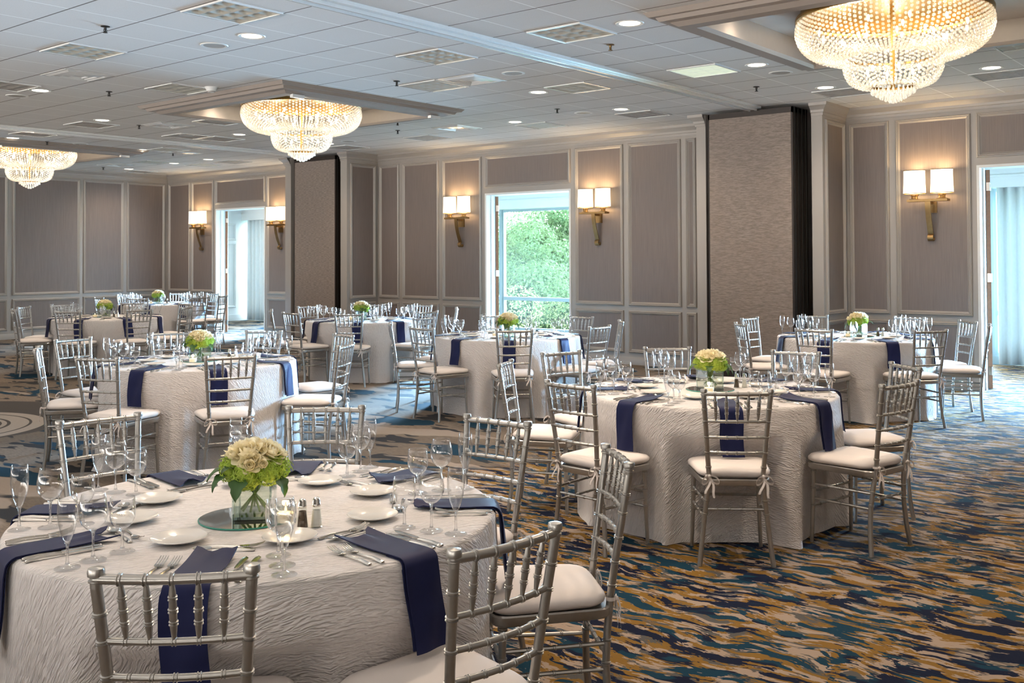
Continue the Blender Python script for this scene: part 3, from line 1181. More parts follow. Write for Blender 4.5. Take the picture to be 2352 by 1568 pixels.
# ------------------------------------------------------------------ wall sconces
def make_sconce(loc, label):
    t = thing('wall_sconce', label, 'wall lamp', loc, 0, 'twin shaded sconces')       # faces -x, z = shelf
    b = MB()
    b.box(-.19, -.235, -.016, -.07, .235, .012)
    obj('shelf_bar', b, BRASS, t, smooth=False)
    p = MB()
    p.box(-.022, -.065, -.15, 0, .065, -.015)
    p.box(-.13, -.03, -.045, -.022, .03, -.016)
    obj('back_plate', p, BRASS, t, smooth=False)
    rows = []
    for k in range(15):
        s = k / 14
        z = -.016 - .40 * s
        x = -.135 + .115 * s ** 1.6
        rows.append([(x - .012, -.032, z), (x - .012, .032, z)])
    # curl at the foot
    for k in range(1, 12):
        a = TAU * .78 * k / 11
        rows.append([(-.020 - .012 - .032 * sin(a), -.034, -.416 - .032 * (1 - cos(a)) + .0), (-.020 - .012 - .032 * sin(a), .034, -.416 - .032 * (1 - cos(a)))])
    obj('scroll_arm', MB().slab(rows, .012), BRASS, t, angle=35)
    for s in (-1, 1):
        y = s * .160
        c = MB().lathe([(0, .012), (.062, .012), (.064, .018), (.04, .022), (.036, .05), (.045, .055), (.045, .075), (0, .078)], 18)
        obj('cup', c, BRASS, t, loc=(-.13, y, 0))
        prof = []
        rows = []
        for z, k in ((.085, 1.06), (.12, 1.05), (.2, 1.02), (.3, 1.0), (.365, 1.0)):
            rows.append([(.078 * k * cos(a), .126 * k * sin(a), z) for a in [TAU * i / 28 for i in range(28)]])
        sh = obj('shade', MB().grid(rows, closed=True), SHADE, t, loc=(-.13, y, 0))
        for z, k in ((.085, 1.06), (.365, 1.0)):
            rg = MB().tube([(.079 * k * cos(a), .127 * k * sin(a), z) for a in [TAU * i / 28 for i in range(29)]], .004, 5, cap=False)
            obj('shade_rim', rg, BRASS, sh)
    return t


SC = [(3.84, 'right of the right divider'), (8.73, 'right of the central doorway'), (11.55, 'left of the central doorway'), (19.18, 'left of the leftmost doorway'), (16.45, 'half hidden behind the left divider pier')]
s0 = freeze(make_sconce((XW - .006, SC[0][0], 2.265), 'brass twin shade sconce ' + SC[0][1]))
for y, lab in SC[1:]:
    dup(s0, (XW - .006, y, 2.265), 0, 'brass twin shade sconce ' + lab)
for y, lab in SC:
    for s in (-1, 1):
        point(XW - .135, y + s * .155, 2.265 + .33, P_SCONCE, (1, .70, .38), .045, 'sconce_glow')
        point(XW - .135, y + s * .155, 2.265 + .12, P_SCONCE * .35, (1, .70, .38), .03, 'sconce_glow')

# ------------------------------------------------------------------ chairs
def ringed(pts, r, rings, rr=1.28, seg=10):
    """a turned rod with pairs of thin rings (bamboo knuckles) at fractions along it"""
    P = [Vector(p) for p in pts]
    L = [0.]
    for a, b in zip(P, P[1:]):
        L.append(L[-1] + (b - a).length)
    T = L[-1]

    def at(s):
        for i in range(len(P) - 1):
            if s <= L[i + 1] + 1e-9:
                return P[i].lerp(P[i + 1], (s - L[i]) / max(1e-9, L[i + 1] - L[i]))
        return P[-1]
    rf = r if callable(r) else (lambda f: r)
    st = [(x, rf(x / T)) for x in L]
    for f in rings:
        s = f * T
        w = .0022
        b = rf(f)
        for c in (-.0035, .0035):
            st += [(s + c - w, b), (s + c - w * .4, b * rr), (s + c + w * .4, b * rr), (s + c + w, b)]
    st = sorted((x for x in st if 0 <= x[0] <= T), key=lambda q: q[0])
    out = [st[0]]
    for q in st[1:]:
        if q[0] - out[-1][0] > 1e-5:
            out.append(q)
    return MB().tube([at(s) for s, _ in out], [q for _, q in out], seg)


POSTX = lambda z: (.188 - .052 * min(z, .45) / .45) if z < .45 else .136 + .034 * ((z - .45) / .46)
POSTY = lambda z: -.205 + .02 * sin(pi * min(z, .45) / .45) if z < .45 else -.205 - .065 * ((z - .45) / .46) ** 1.15


def make_chair():
    t = thing('banquet_chair', 'silver banquet chair', 'chair', (0, 0, 0), 0, 'silver banquet chairs with tie-on cushions')
    for s in (-1, 1):
        zs = [0, .12, .25, .36, .45, .52, .62, .75, .88]
        pts = [(s * POSTX(z), POSTY(z), z) for z in zs]
        b = ringed(pts, .0130, [.30, .38, .58, .667, .76, .852, .925], seg=12)
        top = Matrix.Translation((s * POSTX(.88), POSTY(.88), .88))
        b.lathe([(.013, -.005), (.0135, .006), (.017, .008), (.017, .012), (.0135, .014), (.0135, .018), (.0185, .021), (.0195, .030), (.0175, .038), (0, .041)], 12, top)
        obj('leg', b, SILVER, t)
        f = ringed([(s * .188, .168, 0), (s * .180, .162, .2), (s * .176, .158, .42)], lambda q: .0105 + .003 * q, [.5, .72, .95], seg=12)
        obj('leg', f, SILVER, t)

    def rail(z, r, n, bow=.018, name='cross_rail'):
        x0, y0 = POSTX(z), POSTY(z)
        pts = [(x, y0 - bow * (1 - (x / x0) ** 2), z) for x in [x0 * (k / 6 - 1) for k in range(13)]]
        obj(name, ringed(pts, r, [(k + 1) / (n + 1) for k in range(n)], seg=10), SILVER, t)
    rail(.895, .0115, 5, name='top_rail')
    for z in (.752, .668, .588):
        rail(z, .0085, 5)
    for k in range(5):
        u = (k + 1) / 6 * 2 - 1
        a = Vector((u * POSTX(.752), POSTY(.752) - .018 * (1 - u * u), .752))
        b = Vector((u * POSTX(.895), POSTY(.895) - .018 * (1 - u * u), .895))
        obj('spindle', ringed([a.lerp(b, f) for f in (0, .2, .4, .6, .8, 1)], lambda q: .0042 + .0048 * sin(pi * q) ** .6, [.3, .5, .7], 1.3, 9), SILVER, t)
    # seat frame: rounded trapezoid ring
    def outline(wf, wb, yf, yb, r=.06, n=5):
        cs = [(wf, yf), (-wf, yf), (-wb, yb), (wb, yb)]
        pts = []
        for i, c in enumerate(cs):
            p, q = Vector(cs[i - 1]), Vector(cs[(i + 1) % 4])
            c = Vector(c)
            a, b = c + (p - c).normalized() * r, c + (q - c).normalized() * r
            for k in range(n + 1):
                f = k / n
                pts.append(tuple((a.lerp(c, f)).lerp(c.lerp(b, f), f)))
        return pts
    fr = MB()
    rows = []
    for ins, z in ((.0, .412), (-.004, .418), (-.004, .442), (.0, .447), (.035, .447), (.04, .412), (.0, .412)):
        rows.append([(x, y, z) for x, y in outline(.208 - ins, .170 - ins, .192 - ins, -.205 + ins)])
    fr.grid(rows, closed=True)
    obj('seat_frame', fr, SILVER, t, angle=35)
    # stretchers
    def st(p, q, n=3):
        obj('stretcher', ringed([p, q], .0075, [(k + 1) / (n + 1) for k in range(n)], 1.3, 8), SILVER, t)
    for z in (.325, .245):
        for s in (-1, 1):
            st((s * POSTX(z), POSTY(z), z), (s * .178, .163, z))
    st((-POSTX(.29), POSTY(.29), .29), (POSTX(.29), POSTY(.29), .29), 4)
    for z in (.285, .205):
        st((-.179, .163, z), (.179, .163, z), 4)
    # cushion with soft sides
    cu = MB()
    rows = []
    for ins, z in ((.03, .449), (.006, .451), (-.006, .462), (-.007, .475), (.004, .487), (.03, .495), (.07, .499), (.11, .500)):
        rows.append([(x + .002 * sin(9 * x + 60 * z), y, z + .002 * sin(x * 21 + y * 17)) for x, y in outline(.212 - ins, .178 - ins, .198 - ins, -.188 + ins, .085 - ins * .35)])
    cu.grid(rows, closed=True)
    cu.add(rows[-1], [tuple(range(len(rows[-1])))])
    cu.add(rows[0], [tuple(range(len(rows[0])))[::-1]])
    c = obj('cushion', cu, CUSH, t, angle=60)
    # bow-tied tapes round the posts
    for s in (-1, 1):
        x, y = s * POSTX(.47), POSTY(.47)
        tp = MB()
        loop = [[(x + s * (.004) + .016 * cos(a), y + .016 * sin(a), z) for z in (.462, .474)] for a in [TAU * k / 12 for k in range(13)]]
        tp.grid(loop)
        for dx, dz, ln, sw in ((.028, .010, 1, .02), (-.022, .006, 1, -.015)):
            ear = []
            for k in range(11):
                a = TAU * k / 10
                px = x + dx * (1 - cos(a)) * .9
                pz = .468 - .016 + dz + .018 * sin(a) - .012 * (1 - cos(a))
                ear.append([(px, y - .018 - .006 * sin(a / 2), pz - .005), (px, y - .021 - .006 * sin(a / 2), pz + .005)])
            tp.grid(ear)
        for dx, ln in ((.030, .105), (-.016, .085)):
            tail = []
            for k in range(8):
                f = k / 7
                px = x + dx * f + .008 * sin(5 * f)
                tail.append([(px - .006, y - .018 - .012 * f, .463 - ln * f), (px + .006, y - .020 - .012 * f + .004 * sin(7 * f), .463 - ln * f)])
            tp.grid(tail)
        tp.lathe([(0, -.008), (.008, -.006), (.009, .004), (0, .009)], 8, Matrix.Translation((x, y - .018, .467)))
        o = obj('cushion_tie', tp, CUSH, c, angle=70)
    return t


# tables: centre, and for every chair (direction from the table centre in degrees, distance of the chair back's top)
TABLES = {
    1: ((2.055, 2.765), -126.6, [(82.4, 1.40), (-136.3, 1.114), (-97.4, 1.198), (-42.7, 1.208), (0.3, 1.214), (40.8, 1.318)]),
    2: ((5.63, 3.05), -151.6, [(41.8, 1.34), (81.7, 1.34), (116.6, 1.306), (169.8, 1.22), (-144.4, 1.13), (-92.7, 1.215), (-50.7, 1.242), (-2.2, 1.271)]),
    3: ((4.72, 7.18), -123.3, [(69.1, 1.34), (110.1, 1.34), (149.3, 1.195), (-157.1, 1.225), (-112.0, 1.24), (-60.5, 1.253), (-12.3, 1.326), (30.7, 1.34)]),
    4: ((10.3, 3.9), -159.3, [(42.7, 1.215), (86.7, 1.215), (135.7, 1.215), (-176.6, 1.215), (-126.1, 1.215), (-75.9, 1.265), (-46.5, 1.215), (-8.0, 1.215)]),
    5: ((8.28, 6.88), -140.3, [(46.6, 1.215), (91.6, 1.215), (136.3, 1.24), (175.7, 1.215), (-137.0, 1.215), (-91.4, 1.215), (-50.9, 1.215), (-5.2, 1.215)]),
    6: ((9.25, 10.2), -132.2, [(89.0, 1.215), (142.9, 1.219), (179.1, 1.215), (-141.0, 1.215), (-90.6, 1.215), (-47.4, 1.25), (4.1, 1.215), (43.2, 1.215)]),
    7: ((7.5, 13.72), -118.7, [(92.3, 1.215), (127.3, 1.215), (163.3, 1.215), (-141.7, 1.215), (-98.7, 1.215), (-57.7, 1.215), (-4.7, 1.215), (43.3, 1.215)]),
    8: ((10.35, 16.95), -121.4, [(92.2, 1.215), (177.8, 1.215), (-140.0, 1.215), (-88.7, 1.215), (-59.1, 1.215), (7.4, 1.215), (43.4, 1.215)])}
# extra turn of a chair about itself (degrees), as some stand askew
TWIST = {(2, 169.8): 5, (2, -2.2): 8, (2, -50.7): 8, (2, -92.7): -10, (2, 81.7): -8, (3, 110.1): -12, (3, -112.0): -6, (3, 69.1): -8}
TNAME = {1: 'the nearest table', 2: 'the middle right table', 3: 'the middle left table', 4: 'the right doorway table',
         5: 'the central doorway table', 6: 'the left divider table', 7: 'the far left table', 8: 'the leftmost doorway table'}
SEATN = ['near side', 'near right side', 'right side', 'far right side', 'far side', 'far left side', 'left side', 'near left side']
ADJ = {'near side': 'near', 'near right side': 'near right', 'right side': 'right hand', 'far right side': 'far right', 'far side': 'far', 'far left side': 'far left',
       'left side': 'left hand', 'near left side': 'near left'}


def norm(a):
    return (a + 180) % 360 - 180


def seat_names(k, angs):
    """give each seat its own of the eight sides, in order round the table"""
    a0 = TABLES[k][1]
    rel = [(norm(a - a0), a) for a in angs]
    first = min(range(len(rel)), key=lambda i: abs(rel[i][0]))
    order = sorted(range(len(rel)), key=lambda i: (rel[i][0] - rel[first][0]) % 360)
    names = {}
    if len(order) == 8:
        for n, i in enumerate(order):
            names[rel[i][1]] = SEATN[n]
    else:
        free = list(range(8))
        for i in order:
            s = min(free, key=lambda q: abs(norm(rel[i][0] - q * 45)))
            free.remove(s)
            names[rel[i][1]] = SEATN[s]
    return names


chair0 = freeze(make_chair())
used = []
CH_AT = {}
for k, (c, a0, seats) in TABLES.items():
    nm = seat_names(k, [s[0] for s in seats])
    CH_AT[k] = []
    for a, rb in seats:
        r = rb - .272
        x, y = c[0] + r * cos(radians(a)), c[1] + r * sin(radians(a))
        rz = radians(a + 180 - 90 + TWIST.get((k, a), 0))
        lab = 'silver chair with white tied cushion, %s of %s' % (nm[a], TNAME[k])
        CH_AT[k].append((a, r, TWIST.get((k, a), 0)))
        if not used:
            chair0.location, chair0.rotation_euler = (x, y, 0), (0, 0, rz)
            chair0['label'] = lab
            used.append(1)
        else:
            dup(chair0, (x, y, 0), rz, lab)

# ------------------------------------------------------------------ tablecloths
RT, ZT = .765, .765


def make_cloth_obj(k):
    c, a0, seats = TABLES[k]
    rnd = random.Random(k * 11 + 3)
    NS = 240 if k <= 3 else 128
    lob = [(rnd.randint(5, 8), rnd.random() * TAU, .5), (rnd.randint(9, 13), rnd.random() * TAU, .7), (rnd.randint(15, 21), rnd.random() * TAU, .35)]
    # where chairs press the cloth in
    def front(th):
        """largest radius the cloth may have at low height in direction th"""
        best = 9.
        for a, r, tw in CH_AT[k]:
            d = radians(norm(math.degrees(th) - a))
            if abs(d) < .62:
                # line of the seat front in the chair frame, half width .225
                tw_ = radians(tw)
                rf = r - .212
                w = abs(math.tan(d)) * rf
                lim = rf / max(.3, cos(d))
                soft = max(0., w - .235) * 1.2
                best = min(best, lim - .012 - abs(sin(tw_)) * .12 + soft)
        return best
    zs = [1, .985, .96, .92, .86, .79, .71, .62, .54, .46, .37, .28, .19, .11, .05, .012, 0.]
    rows, uvr = [], []
    for rr in (0.02, .15, .3, .45, .58, .68, .735, .755):
        rows.append([(rr * cos(TAU * i / NS), rr * sin(TAU * i / NS), ZT) for i in range(NS)])
        uvr.append([rr] * NS)
    for s in (.3, .7):
        rows.append([((.755 + .012 * sin(s * pi / 2)) * cos(TAU * i / NS), (.755 + .012 * sin(s * pi / 2)) * sin(TAU * i / NS), ZT - .012 * (1 - cos(s * pi / 2))) for i in range(NS)])
        uvr.append([.755 + .02 * s] * NS)
    for f in zs[1:]:
        row = []
        dn = 1 - f
        for i in range(NS):
            th = TAU * i / NS
            w = sum(q * sin(n * th + p + .5 * dn * sin(3 * th + p)) for n, p, q in lob)
            sharp = w / 1.3
            r = .770 + .034 * dn + (.032 * dn ** 1.1 + .004) * (sharp if sharp > 0 else sharp * .6)
            if f < .04:
                r += .02 * (1 - f / .04)
            lim = front(th)
            if f < .78:
                m = min(1., (.78 - f) / .10)
                r2 = min(r, lim + .012 * sharp)
                r = r + (max(.5, r2) - r) * m
            row.append((r * cos(th), r * sin(th), .003 + f * (ZT - .003)))
        rows.append(row)
        uvr.append([.78 + dn * ZT] * NS)
    mb = MB().grid(rows, closed=True)
    me = new_mesh('tablecloth', mb, CLOTH, True, 180)
    uv = me.uv_layers.new(name='flat')
    NSn = NS
    flat = [(uvr[i][j] * cos(TAU * j / NS + .35 * k), uvr[i][j] * sin(TAU * j / NS + .35 * k)) for i in range(len(rows)) for j in range(NS)]
    data = []
    for lp in me.loops:
        data.extend(flat[lp.vertex_index])
    uv.data.foreach_set('uv', data)
    o = obj('tablecloth', me, None, loc=(c[0], c[1], 0))
    return tag(o, 'white crinkled cloth draped to the floor over ' + TNAME[k], 'tablecloth', 'white round tablecloths')


for k in TABLES:
    make_cloth_obj(k)

# ------------------------------------------------------------------ things on the tables
ZS = ZT + .0015
# seats' directions (degrees) for each table's place settings
PLACE = {1: [-126.6 + r for r in (-14, 32, 80, 126, 167, -150, -104, -65)]}
for k, off in ((2, 8), (3, 12), (4, -20), (5, 3), (6, -7), (7, -25), (8, -18)):
    PLACE[k] = [TABLES[k][1] + off + 45 * i for i in range(8)]


def glass_meshes(name, bowl, stem, foot):
    """thin bowl, solid stem and foot, as turned shells with wall thickness"""
    inner = [(max(0, r - .0012), z) for r, z in bowl[1:]]
    b = MB().lathe([(r, z) for r, z in bowl] + [(bowl[-1][0] - .0006, bowl[-1][1] + .0006)] + inner[::-1], 28)
    s = MB().lathe(stem, 14)
    f = MB().lathe(foot, 24)
    ms = [new_mesh('bowl', b, GLASS, True, 60), new_mesh('stem', s, STEMG, True, 60), new_mesh('foot', f, FOOTG, True, 60)]
    allm = MB()
    for i, q in enumerate((b, s, f)):
        allm.add(q.v, q.f, i)
    one = new_mesh(name, allm, [GLASS, STEMG, FOOTG], True, 60)
    return ms, one


def footp(r, z=.0):
    return [(0, z), (r, z), (r, z + .0015), (r * .6, z + .0035), (r * .25, z + .008), (.005, z + .014), (0, z + .014)]


GL = {
    'water_goblet': glass_meshes('water_goblet', [(.0, .066), (.006, .066), (.017, .070), (.028, .080), (.0345, .095), (.0365, .112), (.0355, .13), (.0335, .155)],
                                 [(.0, .010), (.006, .011), (.0042, .022), (.004, .045), (.006, .060), (.012, .068), (0, .069)], footp(.035)),
    'wine_glass': glass_meshes('wine_glass', [(.0, .083), (.005, .083), (.018, .088), (.031, .101), (.0385, .119), (.0395, .137), (.0365, .158), (.031, .182)],
                               [(.0, .010), (.0055, .011), (.0036, .024), (.0034, .062), (.005, .077), (.011, .085), (0, .086)], footp(.036)),
    'champagne_flute': glass_meshes('champagne_flute', [(.0, .068), (.004, .068), (.010, .076), (.0175, .095), (.0235, .118), (.0262, .142), (.0258, .168), (.0232, .198)],
                                    [(.0, .010), (.0055, .011), (.0036, .022), (.0034, .05), (.0045, .063), (.008, .070), (0, .071)], footp(.034))}
GLAB = {'water_goblet': 'squat stemmed water goblet', 'wine_glass': 'rounded wine glass', 'champagne_flute': 'slim champagne flute'}
GCAT = {'water_goblet': 'glass', 'wine_glass': 'wine glass', 'champagne_flute': 'champagne flute'}

pl = MB().lathe([(0, .004), (.040, .004), (.047, .003), (.060, .008), (.079, .0145), (.081, .0155), (.080, .0175), (.066, .0128), (.050, .0075), (.045, .0065), (0, .0065)], 40)
PLATE = new_mesh('side_plate', pl, PORC, True, 50)


def cutlery():
    out = {}

    def handle(mb, x1, x0=0., w=.0065):
        rows = []
        for f, ww, th in ((0, .9, .0022), (.03, 1.15, .003), (.12, 1.0, .0034), (.4, .62, .003), (.75, .5, .0028), (1, .45, .0026)):
            x = x0 + (x1 - x0) * f
            a = w * ww
            z = .004 + .006 * sin(pi * min(1, f * 1.1)) * .6
            rows.append([(x, -a, z - th), (x, -a * .5, z + th * .4), (x, a * .5, z + th * .4), (x, a, z - th), (x, a * .5, z - th * 1.3), (x, -a * .5, z - th * 1.3)])
        mb.grid(rows, closed=True)
        mb.add(rows[0], [(5, 4, 3, 2, 1, 0)])
        return mb
    # fork
    f = handle(MB(), .118)
    rows = []
    for x, w, z in ((.116, .003, .0055), (.124, .0075, .004), (.133, .0115, .0035), (.143, .0125, .004)):
        rows.append([(x, -w, z), (x, 0, z - .0012), (x, w, z)])
    f.slab([r[::-1] for r in rows], .0016)
    for k in range(4):
        y = -.0105 + .007 * k
        f.slab([[(x, y + w, z), (x, y - w, z)] for x, w, z in ((.142, .0019, .004), (.160, .0017, .0065), (.178, .0014, .0105), (.188, .0008, .0145))], .0014)
    out['fork'] = new_mesh('dinner_fork', f, STEEL, True, 40)
    # spoon
    s = handle(MB(), .122)
    rows = []
    for k in range(9):
        u = k / 8
        x = .120 + .058 * u
        w = .0175 * sqrt(max(0.0004, 1 - (2 * (u ** .85) - 1) ** 2)) + .001
        rows.append([(x, w * q, .0075 - .0055 * (1 - q * q) * sin(pi * u) + .002 * u) for q in (1, .6, .2, -.2, -.6, -1)])
    s.slab(rows, .0013)
    out['spoon'] = new_mesh('spoon', s, STEEL, True, 50)
    # knife: handle and blade
    h = handle(MB(), .105, 0, .0085)
    out['knife_handle'] = new_mesh('handle', h, STEEL, True, 40)
    b = MB()
    top = [(.104, .003), (.115, .0068), (.15, .0080), (.18, .0085), (.2, .0072), (.212, .002)]
    bot = [(.104, -.003), (.115, -.0055), (.15, -.0072), (.18, -.0082), (.2, -.0086), (.212, .0005)]
    b.slab([[(x, y, .0045), (x, (y + y2) / 2, .0058), (x, y2, .0045)] for (x, y), (_, y2) in zip(top, bot)], .0022)
    out['knife_blade'] = new_mesh('blade', b, STEEL, True, 40)
    return out


CU = cutlery()


def napkin_mesh(v, rc_out, seed):
    """folded satin napkin lying on the table, bending over the edge and hanging down; local +x points outward from the table centre (x = radius)"""
    rnd = random.Random(seed)
    W = .062
    prof = []                                            # (radius, z) path
    r0 = .505
    for k in range(9):
        prof.append((r0 + (.735 - r0) * k / 8, .006))
    for k in range(1, 6):
        a = pi / 2 * k / 5
        prof.append((.752 + .034 * sin(a) + .006 * (k / 5), .006 - .030 * (1 - cos(a))))
    hang = .235 + rnd.uniform(-.012, .012)
    tilt = rnd.uniform(-.02, .02)
    for k in range(1, 9):
        prof.append((.794 + .026 * k / 8, -.024 - hang * k / 8))
    nj = 9
    rows = []
    for i, (r, z) in enumerate(prof):
        row = []
        for j in range(nj):
            u = j / (nj - 1) * 2 - 1
            w = W * (1 - .04 * min(1, i / 9))
            rr, zz = r, z
            if i < 5:
                f = 1 - i / 5
                if v == 0:     # notched end
                    rr += f * .030 * cos(u * pi * 1.0)
                    zz += f * f * .010 * (1 + cos(u * TAU)) * .5
                elif v == 1:   # curled roll at one corner
                    zz += f * f * (.022 * max(0, u) ** 2 + .012 * (1 + sin(u * 5)) * .5)
                    rr += f * (.02 * u)
                else:          # waved end
                    zz += f * f * .016 * (1 + sin(u * 4.2 + 1)) * .5
                    rr += f * (-.018 * u + .012 * sin(u * 4))
            yy = w * u + (tilt * max(0, i - 13) / 8) + .004 * sin(i * .7 + seed) * (i / len(prof))
            if i > 13:
                rr += .004 * sin(u * 3 + i * .4 + seed)
            row.append((rr, yy, ZS + .003 + zz))
        rows.append(row)
    mb = MB().slab([r[::-1] for r in rows], -.0035)
    # lower layers peeping out behind the hanging end
    rows2 = []
    for i, row in enumerate(rows):
        if i >= 7:
            n_ = min(1., (i - 7) / 6)
            drop = .010 if i > 13 else 0
            rows2.append([(x - .0075 * n_, y - .007 * n_, (z - .005 if i < 13 else z + drop)) for x, y, z in row])
    mb.slab([r[::-1] for r in rows2], -.003)
    return new_mesh('napkin', mb, SATIN, True, 60)


NAP = [napkin_mesh(i % 3, .78, i * 5 + 1) for i in range(6)]
CUTG = {'fork': 'forks', 'spoon': 'spoons', 'knife': 'knives'}


def on_table(c, a, rad, side=0.):
    """point at distance rad from the centre along direction a, shifted sideways (to the sitter's right when positive)"""
    # a sitter looks towards the centre; his right hand lies counter-clockwise seen from above
    x = c[0] + rad * cos(a) - side * sin(a)
    y = c[1] + rad * sin(a) + side * cos(a)
    return x, y


def lay(name, mesh, label, cat, group, x, y, rz, z=ZS):
    o = obj(name, mesh, None, loc=(x, y, z), rot=(0, 0, rz))
    return tag(o, label, cat, group)


for k, (c, a0, _) in TABLES.items():
    rnd = random.Random(k * 101)
    angs = PLACE[k]
    nm = seat_names(k, angs)
    for i, adeg in enumerate(angs):
        a = radians(adeg)
        pn = ADJ[nm[adeg]] + ' place of ' + TNAME[k]
        jit = lambda s: rnd.uniform(-s, s)
        # napkin (mesh is built in polar form: turn it about the table's centre)
        lay('napkin', NAP[(i * 5 + k) % 6], 'navy satin napkin hanging over the edge, ' + pn, 'napkin', 'navy napkins', c[0], c[1], a + radians(jit(1.5)), 0)
        # three glasses in a line to the right
        ga = a + radians(20 + jit(2))
        for g, rr in (('water_goblet', .545), ('wine_glass', .636), ('champagne_flute', .722)):
            x, y = c[0] + rr * cos(ga) + jit(.003), c[1] + rr * sin(ga) + jit(.003)
            lab = GLAB[g] + ', ' + pn
            if k <= 4:
                t = thing(g, lab, GCAT[g], (x, y, ZS), jit(3), g.replace('_', ' ') + 's')
                for pn_, me in zip(('bowl', 'stem', 'foot'), GL[g][0]):
                    obj(pn_, me, None, t)
            else:
                lay(g, GL[g][1], lab, GCAT[g], g.replace('_', ' ') + 's', x, y, jit(3))
        # bread plate at the upper left
        pa = a - radians(19 + jit(3))
        lay('side_plate', PLATE, 'small white bread plate, ' + pn, 'plate', 'white bread plates', c[0] + .40 * cos(pa), c[1] + .40 * sin(pa), 0)
        if k > 5:
            continue
        inward = a + pi
        # forks to the left of the napkin, knives to the right, spoon and fork crossed above
        for n_, side, r_ in (('inner', -.090, .755), ('outer', -.124, .745)):
            x, y = on_table(c, a, r_ + jit(.006), side + jit(.003))
            lay('table_fork', CU['fork'], '%s fork left of the napkin, %s' % (n_, pn), 'fork', 'forks at the place settings', x, y, inward + radians(jit(2)))
        for n_, side, r_ in (('inner', .092, .755), ('outer', .125, .75)):
            x, y = on_table(c, a, r_ + jit(.006), side + jit(.003))
            t = thing('table_knife', '%s knife right of the napkin, %s' % (n_, pn), 'knife', (x, y, ZS), inward + radians(jit(2)), 'knives at the place settings')
            obj('handle', CU['knife_handle'], None, t)
            obj('blade', CU['knife_blade'], None, t)
        x, y = on_table(c, a, .462, .105 + jit(.01))
        lay('dessert_spoon', CU['spoon'], 'dessert spoon above the napkin, ' + pn, 'spoon', 'dessert spoons', x, y, a - pi / 2 + radians(jit(3)))
        x, y = on_table(c, a, .432, -.075 + jit(.01))
        lay('dessert_fork', CU['fork'], 'dessert fork above the napkin, ' + pn, 'fork', 'dessert forks', x, y, a + pi / 2 + radians(jit(3)))

# ------------------------------------------------------------------ centrepieces
def petal(w, l, cup, flare, n=5):
    rows = []
    for i in range(n):
        u = i / (n - 1)
        row = []
        for j in range(n):
            q = j / (n - 1) * 2 - 1
            ww = w * sin(pi * (.12 + .78 * u)) ** .7
            row.append((q * ww, -cup * (1 - q * q) * sin(pi * u * .9) + flare * u ** 3, l * u - .15 * l * q * q * u))
        rows.append(row)
    return rows


def rose_mesh(scale=1., opened=1.):
    mb = MB()
    for lay_, (n, r, w, l, tilt, fl) in enumerate(((3, .003, .010, .030, .02, .0), (4, .007, .015, .033, .12, .002), (5, .011, .019, .034, .28, .006), (6, .015, .022, .033, .50, .012), (6, .018, .024, .030, .80, .016))):
        if lay_ > 2 and opened < .5:
            continue
        for k in range(n):
            a = TAU * k / n + lay_ * .7
            M = Matrix.Rotation(a, 4, 'Z') @ Matrix.Translation((0, -r, 0)) @ Matrix.Rotation(tilt * opened, 4, 'X')
            P = petal(w, l, .007, -fl)
            mb.grid([[M @ Vector(p) for p in row] for row in P])
    mb.xf(Matrix.Scale(scale, 4))
    return mb


def hydr_mesh(seed, R=.05, n=95):
    rnd = random.Random(seed)
    mb = MB()
    for k in range(n):
        z = 1 - 1.55 * (k + .5) / n
        t = k * 2.39996 + rnd.uniform(-.2, .2)
        s = sqrt(max(0, 1 - z * z))
        d = Vector((s * cos(t), s * sin(t), z * .85))
        R_ = R * rnd.uniform(.86, 1.06)
        q = d.to_track_quat('Z', 'Y').to_matrix().to_4x4()
        M = Matrix.Translation(d * R_) @ q @ Matrix.Rotation(rnd.uniform(0, TAU), 4, 'Z')
        e = rnd.uniform(.0085, .0125)
        for m in range(4):
            r = Matrix.Rotation(TAU * m / 4, 4, 'Z')
            P = [(0, 0, 0), (e * .55, e * .15, .003), (e, e * .95, .002), (e * .15, e * .6, .0035)]
            mb.add([M @ r @ Vector(p) for p in P], [(0, 1, 2, 3)])
    # inner dome so no gap shows through
    mb.lathe([(.0, -.02), (R * .7, -.012), (R * .82, .006), (R * .6, R * .52), (0, R * .75)], 12)
    return mb


def leaf_mesh(l=.075, w=.028):
    rows = []
    for i in range(9):
        u = i / 8
        lob = 1 + .22 * cos(u * 15)
        ww = w * sin(pi * u ** .75) ** .9 * lob + .0006
        rows.append([(q * ww, l * u, .012 * sin(pi * u) - .02 * u * u + .006 * abs(q)) for q in (-1, -.5, 0, .5, 1)])
    return MB().slab(rows, .0006)


ROSE, BUD = new_mesh('rose', rose_mesh(1.0), PETAL, True, 80), new_mesh('rose_bud', rose_mesh(.8, .3), PETAL, True, 80)
HY = [new_mesh('hydrangea_head', hydr_mesh(s), HYDR, False) for s in (1, 2)]
LEAFM, LEAFP_M = new_mesh('leaf', leaf_mesh(), LEAF, True, 80), new_mesh('pale_leaf', leaf_mesh(.05, .014), LEAFP, True, 80)
VW, VH = .062, .128       # half width and height of the square vase


